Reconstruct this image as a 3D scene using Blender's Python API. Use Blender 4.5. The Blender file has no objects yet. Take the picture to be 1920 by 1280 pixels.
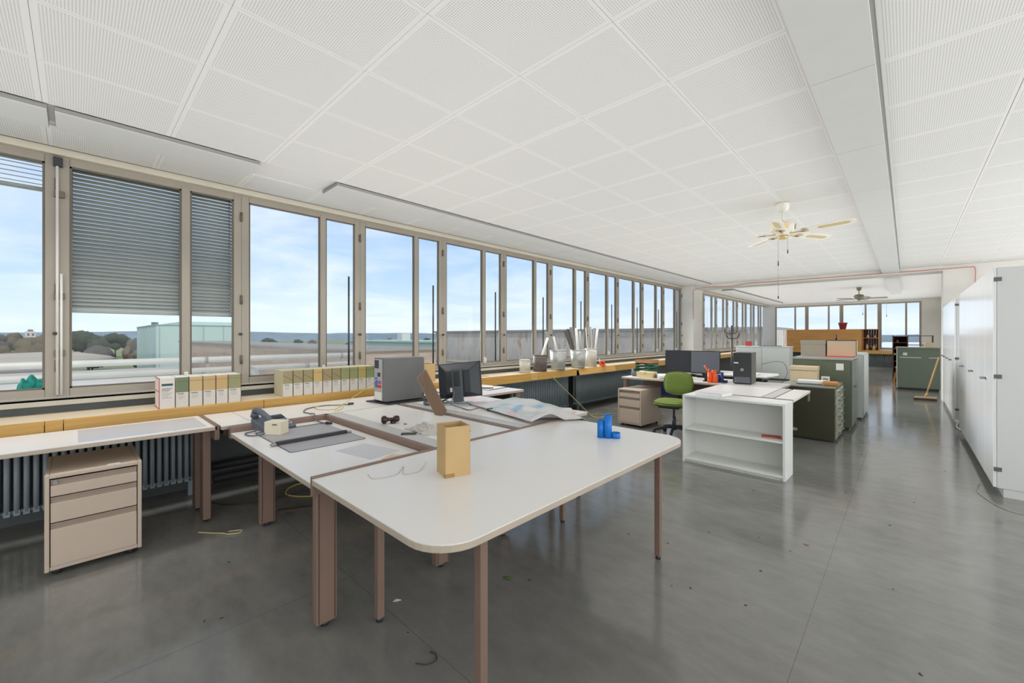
import bpy, bmesh, math, random
from mathutils import Vector, Matrix, noise as mnoise
random.seed(7)
PI = math.pi
scene = bpy.context.scene
C = scene.collection

# ------------------------------------------------------------------ camera
YAW = math.atan((1700 - 960) / 778.0)
cam_d = bpy.data.cameras.new('camera')
cam_d.sensor_width = 36.0
cam_d.lens = 778.0 / 1920.0 * 36.0
cam_d.shift_y = -10.0 / 1920.0
cam_d.clip_start = 0.05
cam_d.clip_end = 5000
cam = bpy.data.objects.new('camera', cam_d)
cam.location = (0, 0, 1.40)
cam.rotation_euler = (PI / 2, 0, YAW)
C.objects.link(cam)
scene.camera = cam

# ------------------------------------------------------------------ sky, sun, exposure
SUN_EL, SUN_AZ = math.radians(50), math.radians(112)     # sun high behind the building, on the +X side
SKY = 0.118
world = bpy.data.worlds.new('sky_world')
scene.world = world
world.use_nodes = True
nt = world.node_tree
nt.nodes.clear()
N = nt.nodes.new
out = N('ShaderNodeOutputWorld'); bg = N('ShaderNodeBackground')
sky = N('ShaderNodeTexSky'); sky.sky_type = 'NISHITA'
sky.sun_elevation = SUN_EL; sky.sun_rotation = SUN_AZ
sky.sun_disc = False; sky.air_density = 1.0; sky.dust_density = 1.4; sky.ozone_density = 1.0
tc = N('ShaderNodeTexCoord'); sep = N('ShaderNodeSeparateXYZ')
nt.links.new(tc.outputs['Generated'], sep.inputs[0])
mz = N('ShaderNodeMath'); mz.operation = 'MAXIMUM'; mz.inputs[1].default_value = 0.0
nt.links.new(sep.outputs['Z'], mz.inputs[0])
az = N('ShaderNodeMath'); az.operation = 'ADD'; az.inputs[1].default_value = 0.16
nt.links.new(mz.outputs[0], az.inputs[0])
vd = N('ShaderNodeVectorMath'); vd.operation = 'DIVIDE'
cmb = N('ShaderNodeCombineXYZ')
for k in range(3): nt.links.new(az.outputs[0], cmb.inputs[k])
nt.links.new(tc.outputs['Generated'], vd.inputs[0]); nt.links.new(cmb.outputs[0], vd.inputs[1])
sc = N('ShaderNodeVectorMath'); sc.operation = 'MULTIPLY'; sc.inputs[1].default_value = (0.8, 0.8, 3.2)
nt.links.new(vd.outputs[0], sc.inputs[0])
cn = N('ShaderNodeTexNoise'); cn.inputs['Scale'].default_value = 1.1; cn.inputs['Detail'].default_value = 7; cn.inputs['Roughness'].default_value = 0.58
cn.inputs['Distortion'].default_value = 0.4
nt.links.new(sc.outputs[0], cn.inputs['Vector'])
cr = N('ShaderNodeValToRGB'); cr.color_ramp.elements[0].position = 0.40; cr.color_ramp.elements[1].position = 0.70
nt.links.new(cn.outputs['Fac'], cr.inputs[0])
def band(lo, hi, top, colr, src):
    hz = N('ShaderNodeMapRange'); hz.interpolation_type = 'SMOOTHSTEP'
    hz.inputs['From Min'].default_value = lo; hz.inputs['From Max'].default_value = hi
    hz.inputs['To Min'].default_value = top; hz.inputs['To Max'].default_value = 0.0
    nt.links.new(sep.outputs['Z'], hz.inputs[0])
    m_ = N('ShaderNodeMix'); m_.data_type = 'RGBA'; m_.inputs['B'].default_value = colr
    nt.links.new(hz.outputs[0], m_.inputs['Factor']); nt.links.new(src, m_.inputs['A'])
    return m_
# pale haze over the clear blue, whiter at the horizon, then thin clouds
m1 = band(0.0, 0.60, 0.95, (4.3, 5.9, 8.5, 1), sky.outputs[0])
m2 = band(-0.02, 0.16, 0.85, (6.6, 7.4, 8.4, 1), m1.outputs['Result'])
mh = N('ShaderNodeMix'); mh.data_type = 'RGBA'; mh.inputs['B'].default_value = (7.2, 7.7, 8.5, 1)
nt.links.new(cr.outputs[0], mh.inputs['Factor']); nt.links.new(m2.outputs['Result'], mh.inputs['A'])
nt.links.new(mh.outputs['Result'], bg.inputs['Color'])
bg.inputs['Strength'].default_value = SKY
nt.links.new(bg.outputs[0], out.inputs['Surface'])

sun_d = bpy.data.lights.new('sun', 'SUN'); sun_d.energy = 1.7; sun_d.angle = math.radians(1.5); sun_d.color = (1, 0.95, 0.88)
sun = bpy.data.objects.new('sun', sun_d); C.objects.link(sun)
sdir = Vector((math.sin(SUN_AZ) * math.cos(SUN_EL), math.cos(SUN_AZ) * math.cos(SUN_EL), math.sin(SUN_EL)))
sun.rotation_euler = sdir.to_track_quat('Z', 'Y').to_euler()
sun.location = (20, -8, 30)

vs = scene.view_settings
vs.view_transform = 'Standard'; vs.look = 'None'; vs.gamma = 1.0; vs.use_curve_mapping = False
vs.exposure = 0.22

# fill area lights added at left, opposite and rear windows to brighten the room
def area(name, loc, rot, sx, sy, radiance, col=(1, 1, 1), spread=180):
    d = bpy.data.lights.new(name, 'AREA'); d.shape = 'RECTANGLE'; d.size = sx; d.size_y = sy
    d.energy = radiance * PI * sx * sy; d.color = col; d.spread = math.radians(spread)
    o = bpy.data.objects.new(name, d); o.location = loc; o.rotation_euler = rot; C.objects.link(o)
    return o
area('opposite_window_fill', (4.40, 3.0, 1.86), (0, PI / 2, 0), 1.85, 18.6, 2.3, (0.99, 0.99, 1.0))
area('rear_window_fill', (-0.2, -6.24, 1.86), (-PI / 2, 0, 0), 8.6, 1.85, 8.5, (0.99, 0.99, 1.0))  # added fill for faces turned to the camera
area('left_window_fill', (-4.79, 8.3, 1.86), (0, math.radians(-74), 0), 1.75, 8.0, 2.2, (0.97, 0.985, 1.0), 64)  # added inside the glass to lift the cabinet fronts
area('left_window_fill_far', (-4.79, 17.6, 1.86), (0, math.radians(-74), 0), 1.75, 8.0, 2.0, (0.97, 0.985, 1.0), 64)
# large soft fill lights added below each ceiling section, without any fitting
area('ceiling_fill', (-0.2, 3.2, 2.36), (PI, 0, 0), 8.6, 18.2, 0.40, (0.99, 0.99, 1.0))
area('ceiling_fill_far', (-1.9, 18.0, 2.36), (PI, 0, 0), 5.4, 9.4, 0.50, (0.99, 0.99, 1.0))

# ------------------------------------------------------------------ materials
def lin(c):
    f = lambda v: v / 12.92 if v <= 0.04045 else ((v + 0.055) / 1.055) ** 2.4
    return tuple(f(v / 255.0) for v in c)
MATS = {}
def mat(name, rgb, rough=0.5, metal=0.0, var=0.0, scale=8.0, bump=0.0, bscale=60.0, stretch=(1, 1, 1), spec=0.5, rvar=0.0, tr=0.0):
    if name in MATS: return MATS[name]
    m = bpy.data.materials.new(name); m.use_nodes = True
    t = m.node_tree; b = t.nodes['Principled BSDF']
    col = lin(rgb) + (1,)
    b.inputs['Base Color'].default_value = col
    b.inputs['Roughness'].default_value = rough
    b.inputs['Metallic'].default_value = metal
    b.inputs['Specular IOR Level'].default_value = spec
    if var or bump or rvar:
        tcn = t.nodes.new('ShaderNodeTexCoord'); mp = t.nodes.new('ShaderNodeMapping')
        mp.inputs['Scale'].default_value = stretch
        t.links.new(tcn.outputs['Object'], mp.inputs[0])
    if var or rvar:
        n = t.nodes.new('ShaderNodeTexNoise'); n.inputs['Scale'].default_value = scale; n.inputs['Detail'].default_value = 5
        t.links.new(mp.outputs[0], n.inputs['Vector'])
    if var:
        r = t.nodes.new('ShaderNodeMapRange'); r.inputs['From Min'].default_value = 0.25; r.inputs['From Max'].default_value = 0.75
        r.inputs['To Min'].default_value = 1 - var; r.inputs['To Max'].default_value = 1 + var
        t.links.new(n.outputs['Fac'], r.inputs[0])
        v = t.nodes.new('ShaderNodeVectorMath'); v.operation = 'SCALE'; v.inputs[0].default_value = col[:3]
        t.links.new(r.outputs[0], v.inputs['Scale'])
        t.links.new(v.outputs[0], b.inputs['Base Color'])
    if rvar:
        r2 = t.nodes.new('ShaderNodeMapRange'); r2.inputs['From Min'].default_value = 0.3; r2.inputs['From Max'].default_value = 0.7
        r2.inputs['To Min'].default_value = max(0, rough - rvar); r2.inputs['To Max'].default_value = rough + rvar
        t.links.new(n.outputs['Fac'], r2.inputs[0]); t.links.new(r2.outputs[0], b.inputs['Roughness'])
    if bump:
        n2 = t.nodes.new('ShaderNodeTexNoise'); n2.inputs['Scale'].default_value = bscale; n2.inputs['Detail'].default_value = 4
        t.links.new(mp.outputs[0], n2.inputs['Vector'])
        bp = t.nodes.new('ShaderNodeBump'); bp.inputs['Strength'].default_value = bump; bp.inputs['Distance'].default_value = 0.01
        t.links.new(n2.outputs['Fac'], bp.inputs['Height']); t.links.new(bp.outputs[0], b.inputs['Normal'])
    MATS[name] = m
    return m

white_lam = mat('white_laminate', (226, 226, 223), 0.38, var=0.02)
bookcase_w = mat('bookcase_white', (236, 237, 232), 0.35)
wall_white = mat('wall_paint', (228, 225, 218), 0.75, var=0.03, scale=3, bump=0.05)
wall_dark = mat('wall_dark_panel', (92, 97, 96), 0.6, var=0.08)
desk_top = mat('desk_laminate', (237, 233, 228), 0.28, var=0.008, scale=5)
desk_edge = mat('desk_edge_band', (190, 176, 158), 0.45, var=0.05)
desk_pale = mat('desk_pale_strip', (200, 198, 192), 0.35)
brown_met = mat('brown_metal', (132, 108, 94), 0.45, var=0.06, scale=4)
brown_dark = mat('brown_metal_dark', (84, 68, 60), 0.5)
beige_met = mat('beige_metal', (206, 188, 170), 0.42, var=0.03, scale=3)
beige_groove = mat('beige_groove', (168, 150, 134), 0.5)
wood_pale = mat('ledge_wood_top', (232, 214, 184), 0.45, var=0.06, scale=3, stretch=(12, 1, 12))
wood_yel = mat('ledge_wood_front', (206, 160, 84), 0.45, var=0.14, scale=2.5, stretch=(10, 0.7, 16))
alu = mat('window_aluminium', (164, 156, 143), 0.45, 0.25, var=0.08, scale=5, stretch=(1, 1, 0.15))
alu_dk = mat('window_aluminium_dark', (112, 104, 92), 0.5, 0.2)
sill_m = mat('sill_metal', (188, 182, 170), 0.4, var=0.05)
white_paint = mat('white_paint', (232, 230, 224), 0.5)
steel = mat('steel', (150, 150, 150), 0.35, 0.8)
galv = mat('galvanised_steel', (188, 190, 184), 0.42, 0.3, var=0.14, scale=14, rvar=0.12)
dark_met = mat('dark_metal', (52, 52, 54), 0.45)
black_pl = mat('black_plastic', (30, 31, 34), 0.4)
grey_pl = mat('grey_plastic', (96, 100, 106), 0.5)
rad_m = mat('radiator_grey', (158, 168, 174), 0.5, var=0.05)
rad_dk = mat('radiator_slate', (108, 120, 124), 0.5, var=0.05)
duct_m = mat('duct_cover', (204, 204, 200), 0.5, var=0.015)
card_m = mat('cardboard', (198, 166, 116), 0.7, var=0.06, scale=6)
card_dk = mat('cardboard_shade', (160, 126, 80), 0.75, var=0.06)
card_lt = mat('cardboard_light', (222, 202, 168), 0.7, var=0.04)
olive = mat('olive_metal', (64, 63, 46), 0.42, var=0.12, scale=2)
olive_lt = mat('olive_green_metal', (98, 106, 86), 0.38, var=0.06, scale=2)
sage = mat('sage_metal', (112, 124, 110), 0.45, var=0.04, scale=2)
orange_ply = mat('plywood_orange', (206, 150, 84), 0.5, var=0.12, scale=2, stretch=(1, 1, 8))
darkwood = mat('dark_wood', (92, 54, 34), 0.55, var=0.2, scale=4)
paper = mat('paper_white', (238, 237, 233), 0.7)
red_pl = mat('red_plastic', (226, 30, 22), 0.35)
blue_pl = mat('blue_plastic', (12, 116, 204), 0.35)
orange_pl = mat('orange_plastic', (240, 92, 28), 0.4)
green_fab = mat('green_fabric', (112, 130, 56), 0.85, var=0.1, scale=30, bump=0.25, bscale=400)
cable_gr = mat('cable_grey', (104, 102, 98), 0.5)
cable_ye = mat('cable_yellow', (206, 190, 110), 0.5)
red_cab = mat('cable_red', (202, 138, 120), 0.6)

def glass_mat():
    m = bpy.data.materials.new('window_glass'); m.use_nodes = True
    t = m.node_tree; t.nodes.clear()
    o = t.nodes.new('ShaderNodeOutputMaterial'); mix = t.nodes.new('ShaderNodeMixShader')
    tr = t.nodes.new('ShaderNodeBsdfTransparent'); tr.inputs[0].default_value = (0.97, 0.985, 0.98, 1)
    gl = t.nodes.new('ShaderNodeBsdfGlossy'); gl.inputs['Roughness'].default_value = 0.02
    lw = t.nodes.new('ShaderNodeLayerWeight'); lw.inputs['Blend'].default_value = 0.5
    pw = t.nodes.new('ShaderNodeMath'); pw.operation = 'POWER'; pw.inputs[1].default_value = 5.0
    fr = t.nodes.new('ShaderNodeMath'); fr.operation = 'MULTIPLY_ADD'; fr.inputs[1].default_value = 0.5; fr.inputs[2].default_value = 0.01
    t.links.new(lw.outputs['Facing'], pw.inputs[0]); t.links.new(pw.outputs[0], fr.inputs[0])
    t.links.new(fr.outputs[0], mix.inputs[0]); t.links.new(tr.outputs[0], mix.inputs[1]); t.links.new(gl.outputs[0], mix.inputs[2])
    t.links.new(mix.outputs[0], o.inputs[0])
    return m
glass = glass_mat()

def floor_mat():
    m = bpy.data.materials.new('floor_vinyl'); m.use_nodes = True
    t = m.node_tree; b = t.nodes['Principled BSDF']; L = t.links.new
    tcn = t.nodes.new('ShaderNodeTexCoord')
    n1 = t.nodes.new('ShaderNodeTexNoise'); n1.inputs['Scale'].default_value = 1.1; n1.inputs['Detail'].default_value = 9; n1.inputs['Roughness'].default_value = 0.62
    L(tcn.outputs['Object'], n1.inputs['Vector'])
    mp = t.nodes.new('ShaderNodeMapping'); mp.inputs['Scale'].default_value = (1.0, 2.2, 1.0); mp.inputs['Rotation'].default_value = (0, 0, 0.5)
    L(tcn.outputs['Object'], mp.inputs[0])
    n2 = t.nodes.new('ShaderNodeTexNoise'); n2.inputs['Scale'].default_value = 5.0; n2.inputs['Detail'].default_value = 9; n2.inputs['Roughness'].default_value = 0.65
    L(mp.outputs[0], n2.inputs['Vector'])
    add = t.nodes.new('ShaderNodeMix'); add.data_type = 'FLOAT'; add.inputs['Factor'].default_value = 0.45
    L(n1.outputs['Fac'], add.inputs['A']); L(n2.outputs['Fac'], add.inputs['B'])
    cr = t.nodes.new('ShaderNodeValToRGB')
    cr.color_ramp.elements[0].position = 0.33; cr.color_ramp.elements[0].color = lin((110, 110, 106)) + (1,)
    cr.color_ramp.elements[1].position = 0.66; cr.color_ramp.elements[1].color = lin((138, 137, 132)) + (1,)
    L(add.outputs['Result'], cr.inputs[0])
    # sheet joints
    mp2 = t.nodes.new('ShaderNodeMapping'); mp2.inputs['Location'].default_value = (0.35, 0.9, 0)
    L(tcn.outputs['Object'], mp2.inputs[0])
    br = t.nodes.new('ShaderNodeTexBrick'); br.offset = 0.0; br.inputs['Scale'].default_value = 1.0
    br.inputs['Brick Width'].default_value = 2.0; br.inputs['Row Height'].default_value = 2.0; br.inputs['Mortar Size'].default_value = 0.0018
    br.inputs['Mortar Smooth'].default_value = 0.3
    L(mp2.outputs[0], br.inputs['Vector'])
    mixc = t.nodes.new('ShaderNodeMix'); mixc.data_type = 'RGBA'; mixc.inputs['B'].default_value = lin((98, 98, 94)) + (1,)
    L(br.outputs['Fac'], mixc.inputs['Factor']); L(cr.outputs[0], mixc.inputs['A'])
    # scuffs
    mp3 = t.nodes.new('ShaderNodeMapping'); mp3.inputs['Scale'].default_value = (2.2, 9.0, 1.0); mp3.inputs['Rotation'].default_value = (0, 0, -0.7)
    L(tcn.outputs['Object'], mp3.inputs[0])
    n3 = t.nodes.new('ShaderNodeTexNoise'); n3.inputs['Scale'].default_value = 4.0; n3.inputs['Detail'].default_value = 10; n3.inputs['Roughness'].default_value = 0.75
    L(mp3.outputs[0], n3.inputs['Vector'])
    cr3 = t.nodes.new('ShaderNodeValToRGB'); cr3.color_ramp.elements[0].position = 0.60; cr3.color_ramp.elements[1].position = 0.72
    L(n3.outputs['Fac'], cr3.inputs[0])
    sca = t.nodes.new('ShaderNodeMath'); sca.operation = 'MULTIPLY'; sca.inputs[1].default_value = 0.14
    L(cr3.outputs[0], sca.inputs[0])
    mixs = t.nodes.new('ShaderNodeMix'); mixs.data_type = 'RGBA'; mixs.inputs['B'].default_value = lin((176, 174, 168)) + (1,)
    L(sca.outputs[0], mixs.inputs['Factor']); L(mixc.outputs['Result'], mixs.inputs['A'])
    L(mixs.outputs['Result'], b.inputs['Base Color'])
    rr = t.nodes.new('ShaderNodeMapRange'); rr.inputs['From Min'].default_value = 0.3; rr.inputs['From Max'].default_value = 0.7
    rr.inputs['To Min'].default_value = 0.07; rr.inputs['To Max'].default_value = 0.19
    L(add.outputs['Result'], rr.inputs[0]); L(rr.outputs[0], b.inputs['Roughness'])
    bp = t.nodes.new('ShaderNodeBump'); bp.inputs['Strength'].default_value = 0.10; bp.inputs['Distance'].default_value = 0.02
    L(n1.outputs['Fac'], bp.inputs['Height']); L(bp.outputs[0], b.inputs['Normal'])
    b.inputs['Specular IOR Level'].default_value = 0.6
    return m
floor_m = floor_mat()

def panel_mat():
    # perforated metal ceiling panel, plain margins
    m = bpy.data.materials.new('perforated_panel'); m.use_nodes = True
    t = m.node_tree; b = t.nodes['Principled BSDF']; L = t.links.new
    def math_(op, a, bb=None):
        n = t.nodes.new('ShaderNodeMath'); n.operation = op
        for i, v in enumerate((a, bb)):
            if v is None: continue
            if isinstance(v, (int, float)): n.inputs[i].default_value = v
            else: L(v, n.inputs[i])
        return n.outputs[0]
    tcn = t.nodes.new('ShaderNodeTexCoord'); sp = t.nodes.new('ShaderNodeSeparateXYZ'); L(tcn.outputs['Object'], sp.inputs[0])
    P = 0.0115
    def cell(o, sh): return math_('SUBTRACT', math_('FRACT', math_('ADD', math_('DIVIDE', o, P), 100.0 + sh)), 0.5)
    fx, fy = cell(sp.outputs['X'], 0), cell(sp.outputs['Y'], 0)
    r2 = math_('ADD', math_('MULTIPLY', fx, fx), math_('MULTIPLY', fy, fy))
    hole = math_('LESS_THAN', r2, 0.066)
    mxm = math_('MULTIPLY', math_('LESS_THAN', math_('ABSOLUTE', sp.outputs['X']), 0.279), math_('LESS_THAN', math_('ABSOLUTE', sp.outputs['Y']), 0.288))
    fac = math_('MULTIPLY', hole, mxm)
    mc = t.nodes.new('ShaderNodeMix'); mc.data_type = 'RGBA'
    mc.inputs['A'].default_value = lin((234, 233, 228)) + (1,); mc.inputs['B'].default_value = lin((182, 182, 178)) + (1,)
    L(fac, mc.inputs['Factor']); L(mc.outputs['Result'], b.inputs['Base Color'])
    b.inputs['Roughness'].default_value = 0.55
    return m
panel_m = panel_mat()
ceil_m = mat('ceiling_grid', (226, 225, 220), 0.6)

def stain_concrete():
    m = bpy.data.materials.new('stained_concrete'); m.use_nodes = True
    t = m.node_tree; b = t.nodes['Principled BSDF']; L = t.links.new
    tcn = t.nodes.new('ShaderNodeTexCoord'); mp = t.nodes.new('ShaderNodeMapping'); mp.inputs['Scale'].default_value = (0.35, 1, 0.12)
    L(tcn.outputs['Object'], mp.inputs[0])
    n = t.nodes.new('ShaderNodeTexNoise'); n.inputs['Scale'].default_value = 1.0; n.inputs['Detail'].default_value = 10; n.inputs['Roughness'].default_value = 0.7
    L(mp.outputs[0], n.inputs['Vector'])
    cr = t.nodes.new('ShaderNodeValToRGB'); e = cr.color_ramp.elements
    e[0].position = 0.3; e[0].color = lin((160, 154, 146)) + (1,); e[1].position = 0.54; e[1].color = lin((204, 198, 188)) + (1,)
    x = e.new(0.60); x.color = lin((170, 138, 112)) + (1,)
    L(n.outputs['Fac'], cr.inputs[0]); L(cr.outputs[0], b.inputs['Base Color']); b.inputs['Roughness'].default_value = 0.9
    return m
concrete = stain_concrete()

# ------------------------------------------------------------------ mesh helpers
class MB:
    def __init__(s): s.v = []; s.f = []; s.sm = []
    def quad(s, pts, smooth=False):
        n = len(s.v); s.v += [tuple(p) for p in pts]; s.f.append(tuple(range(n, n + len(pts)))); s.sm.append(smooth); return s
    def box(s, x0, y0, z0, x1, y1, z1, M=None):
        n = len(s.v)
        p = [(x0, y0, z0), (x1, y0, z0), (x1, y1, z0), (x0, y1, z0), (x0, y0, z1), (x1, y0, z1), (x1, y1, z1), (x0, y1, z1)]
        if M is not None: p = [tuple(M @ Vector(q)) for q in p]
        s.v += p
        for q in ((0, 3, 2, 1), (4, 5, 6, 7), (0, 1, 5, 4), (1, 2, 6, 5), (2, 3, 7, 6), (3, 0, 4, 7)):
            s.f.append(tuple(n + i for i in q)); s.sm.append(False)
        return s
    def prism(s, pts, z0, z1, M=None):
        n = len(s.v); k = len(pts)
        p = [(a, b, z0) for a, b in pts] + [(a, b, z1) for a, b in pts]
        if M is not None: p = [tuple(M @ Vector(q)) for q in p]
        s.v += p
        s.f.append(tuple(n + i for i in reversed(range(k)))); s.sm.append(False)
        s.f.append(tuple(n + k + i for i in range(k))); s.sm.append(False)
        for i in range(k):
            j = (i + 1) % k
            s.f.append((n + i, n + j, n + k + j, n + k + i)); s.sm.append(False)
        return s
    def cyl(s, p0, p1, r0, r1=None, n=12, caps=True):
        if r1 is None: r1 = r0
        p0 = Vector(p0); p1 = Vector(p1); d = (p1 - p0)
        if d.length < 1e-9: return s
        q = d.to_track_quat('Z', 'Y'); b = len(s.v)
        for p, r in ((p0, r0), (p1, r1)):
            for i in range(n):
                a = 2 * PI * i / n
                s.v.append(tuple(p + q @ Vector((r * math.cos(a), r * math.sin(a), 0))))
        for i in range(n):
            j = (i + 1) % n
            s.f.append((b + i, b + j, b + n + j, b + n + i)); s.sm.append(True)
        if caps:
            s.f.append(tuple(b + i for i in reversed(range(n)))); s.sm.append(False)
            s.f.append(tuple(b + n + i for i in range(n))); s.sm.append(False)
        return s
    def tube(s, pts, r, n=6):
        pts = [Vector(p) for p in pts]; b = len(s.v); m = len(pts)
        for k, p in enumerate(pts):
            d = (pts[min(k + 1, m - 1)] - pts[max(k - 1, 0)])
            q = d.to_track_quat('Z', 'Y') if d.length > 1e-9 else Matrix.Identity(3).to_quaternion()
            for i in range(n):
                a = 2 * PI * i / n
                s.v.append(tuple(p + q @ Vector((r * math.cos(a), r * math.sin(a), 0))))
        for k in range(m - 1):
            for i in range(n):
                j = (i + 1) % n
                s.f.append((b + k * n + i, b + k * n + j, b + (k + 1) * n + j, b + (k + 1) * n + i)); s.sm.append(True)
        s.f.append(tuple(b + i for i in reversed(range(n)))); s.sm.append(False)
        s.f.append(tuple(b + (m - 1) * n + i for i in range(n))); s.sm.append(False)
        return s
    def lathe(s, prof, n=24, M=None):
        b = len(s.v)
        for r, z in prof:
            for i in range(n):
                a = 2 * PI * i / n; p = Vector((r * math.cos(a), r * math.sin(a), z))
                s.v.append(tuple(M @ p if M is not None else p))
        for k in range(len(prof) - 1):
            for i in range(n):
                j = (i + 1) % n
                s.f.append((b + k * n + i, b + k * n + j, b + (k + 1) * n + j, b + (k + 1) * n + i)); s.sm.append(True)
        for k, rev in ((0, True), (len(prof) - 1, False)):
            if prof[k][0] > 1e-4:
                idx = [b + k * n + i for i in range(n)]
                s.f.append(tuple(reversed(idx)) if rev else tuple(idx)); s.sm.append(False)
        return s
    def mesh(s, name):
        me = bpy.data.meshes.new(name); me.from_pydata(s.v, [], s.f); me.polygons.foreach_set('use_smooth', s.sm); me.update()
        return me
    def build(s, name, m, parent=None, bevel=0.0, loc=None, rot=None, seg=2):
        o = bpy.data.objects.new(name, s.mesh(name)); C.objects.link(o)
        o.data.materials.append(m)
        if parent is not None: o.parent = parent
        if loc is not None: o.location = loc
        if rot is not None: o.rotation_euler = rot
        if bevel:
            bv = o.modifiers.new('bevel', 'BEVEL'); bv.width = bevel; bv.segments = seg; bv.limit_method = 'ANGLE'; bv.angle_limit = 0.6
        return o
def Box(*a): return MB().box(*a)
def tag(o, label, cat, group=None, kind=None):
    o['label'] = label; o['category'] = cat
    if group: o['group'] = group
    if kind: o['kind'] = kind
    return o
def thing(name, label, cat, loc=(0, 0, 0), rz=0.0, group=None, kind=None):
    o = bpy.data.objects.new(name, None); C.objects.link(o); o.empty_display_size = 0.1
    o.location = loc; o.rotation_euler = (0, 0, rz)
    return tag(o, label, cat, group, kind)
def share(src, name, parent, loc, rot=None):
    o = bpy.data.objects.new(name, src.data); C.objects.link(o); o.parent = parent; o.location = loc
    if rot is not None: o.rotation_euler = rot
    for md in src.modifiers:
        if md.type == 'BEVEL':
            bv = o.modifiers.new('bevel', 'BEVEL'); bv.width = md.width; bv.segments = md.segments; bv.limit_method = 'ANGLE'; bv.angle_limit = 0.6
    return o
def smooth_curve(pts, k=6):
    P = [Vector(p) for p in pts]; r = []
    for i in range(len(P) - 1):
        p0 = P[max(i - 1, 0)]; p1 = P[i]; p2 = P[i + 1]; p3 = P[min(i + 2, len(P) - 1)]
        for j in range(k):
            t = j / k
            r.append(0.5 * ((2 * p1) + (p2 - p0) * t + (2 * p0 - 5 * p1 + 4 * p2 - p3) * t * t + (3 * p1 - p0 - 3 * p2 + p3) * t ** 3))
    r.append(P[-1]); return r
def rrect(x0, y0, x1, y1, r, n=6, corners=(1, 1, 1, 1)):
    pts = []
    for c, (cx, cy, a0) in enumerate(((x1 - r, y1 - r, 0), (x0 + r, y1 - r, 90), (x0 + r, y0 + r, 180), (x1 - r, y0 + r, 270))):
        if corners[c]:
            for i in range(n + 1):
                a = math.radians(a0 + 90 * i / n); pts.append((cx + r * math.cos(a), cy + r * math.sin(a)))
        else:
            pts.append(((x1, y1), (x0, y1), (x0, y0), (x1, y0))[c])
    return pts
def T(*v): return Matrix.Translation(Vector(v))
def R(a, ax): return Matrix.Rotation(a, 4, ax)

# ------------------------------------------------------------------ room shell
WX = -4.85          # window plane
CEIL = 2.88
YF = 23.1           # far wall
XR = 4.45           # unseen opposite wall, its windows invented
YB = -6.3           # wall behind the camera
def struct(name, mb, m, label, cat, bevel=0):
    o = mb.build(name, m, None, bevel); return tag(o, label, cat, kind='structure')
floor = struct('floor', Box(WX - 0.25, YB - 0.2, -0.2, XR + 0.25, YF + 0.25, 0.0), floor_m, 'worn glossy grey vinyl floor of the long office', 'floor')
ceiling = struct('ceiling', Box(WX - 0.25, YB - 0.2, CEIL, XR + 0.25, YF + 0.25, CEIL + 0.25), ceil_m, 'white ceiling of square perforated panels', 'ceiling')

# ceiling panels
pm = Box(-0.2925, -0.3118, -0.012, 0.2925, 0.3118, 0.0)
first = None; cnt = 0
xs = [-0.41 - 0.293 - 0.587 * k for k in range(6)] + [-4.55]
xsR = [0.19 + 0.588 * k for k in range(0, 6)]
for ix, x in enumerate(xs + xsR):
    for iy in range(-2, 20):
        y = -0.145 + 0.3125 + 0.625 * iy
        if y + 0.31 > 12.42: continue
        if ix > 6 and iy < 1: continue
        if x > 1.0 and iy < 3: continue
        if x > 2.2 and iy < 6: continue
        if x == -4.55:
            if iy < -1: continue
            first_n = Box(-0.238, -0.3118, -0.012, 0.238, 0.3118, 0.0) if iy == -1 else None
            if first_n: nfirst = first_n.build('panel', panel_m, ceiling, 0.0015, (x, y, CEIL))
            else: share(nfirst, 'panel', ceiling, (x, y, CEIL))
            cnt += 1; continue
        if first is None: first = pm.build('panel', panel_m, ceiling, 0.0015, (x, y, CEIL))
        else: share(first, 'panel', ceiling, (x, y, CEIL))
        cnt += 1

# window walls: parapet, lintel, sill
def wall_left(y0, y1, name, label):
    mb = MB().box(WX - 0.2, y0, 0, WX + 0.07, y1, 0.90).box(WX - 0.2, y0, 2.83, WX + 0.0, y1, CEIL)
    return struct(name, mb, wall_dark, label, 'wall')
wall_left(YB, 12.4, 'wall_left', 'dark grey parapet wall under the long window band')
wall_left(13.0, YF, 'wall_left_far', 'dark parapet wall under the windows past the column')
def pelmet(y0, y1, n):
    mb = MB().box(WX - 0.02, y0, 2.815, WX + 0.06, y1, CEIL)
    o = struct('trim_%d' % n, mb, mat('trim_cream', (206, 198, 180), 0.55, var=0.06, scale=3), 'cream wooden head trim between ceiling and windows, %s' % ('beside the first window row' if n == 1 else 'past the column'), 'trim', 0.004)
    Box(WX + 0.06, y0, 2.868, WX + 0.075, y1, CEIL - 0.001).build('shadow_gap', alu_dk, o)
pelmet(YB, 12.4, 1); pelmet(13.2, YF - 0.3, 2)
for n, (y0, y1, w) in enumerate(((YB, 12.4, 'along the first window row'), (13.2, YF, 'past the column'))):
    mb = MB().box(WX - 0.06, y0, 0.905, WX + 0.14, y1, 0.925).box(WX + 0.125, y0, 0.87, WX + 0.14, y1, 0.925)
    struct('trim_%d' % (n + 3), mb, sill_m, 'pale metal inner window sill ' + w, 'sill', 0.003)

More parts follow.
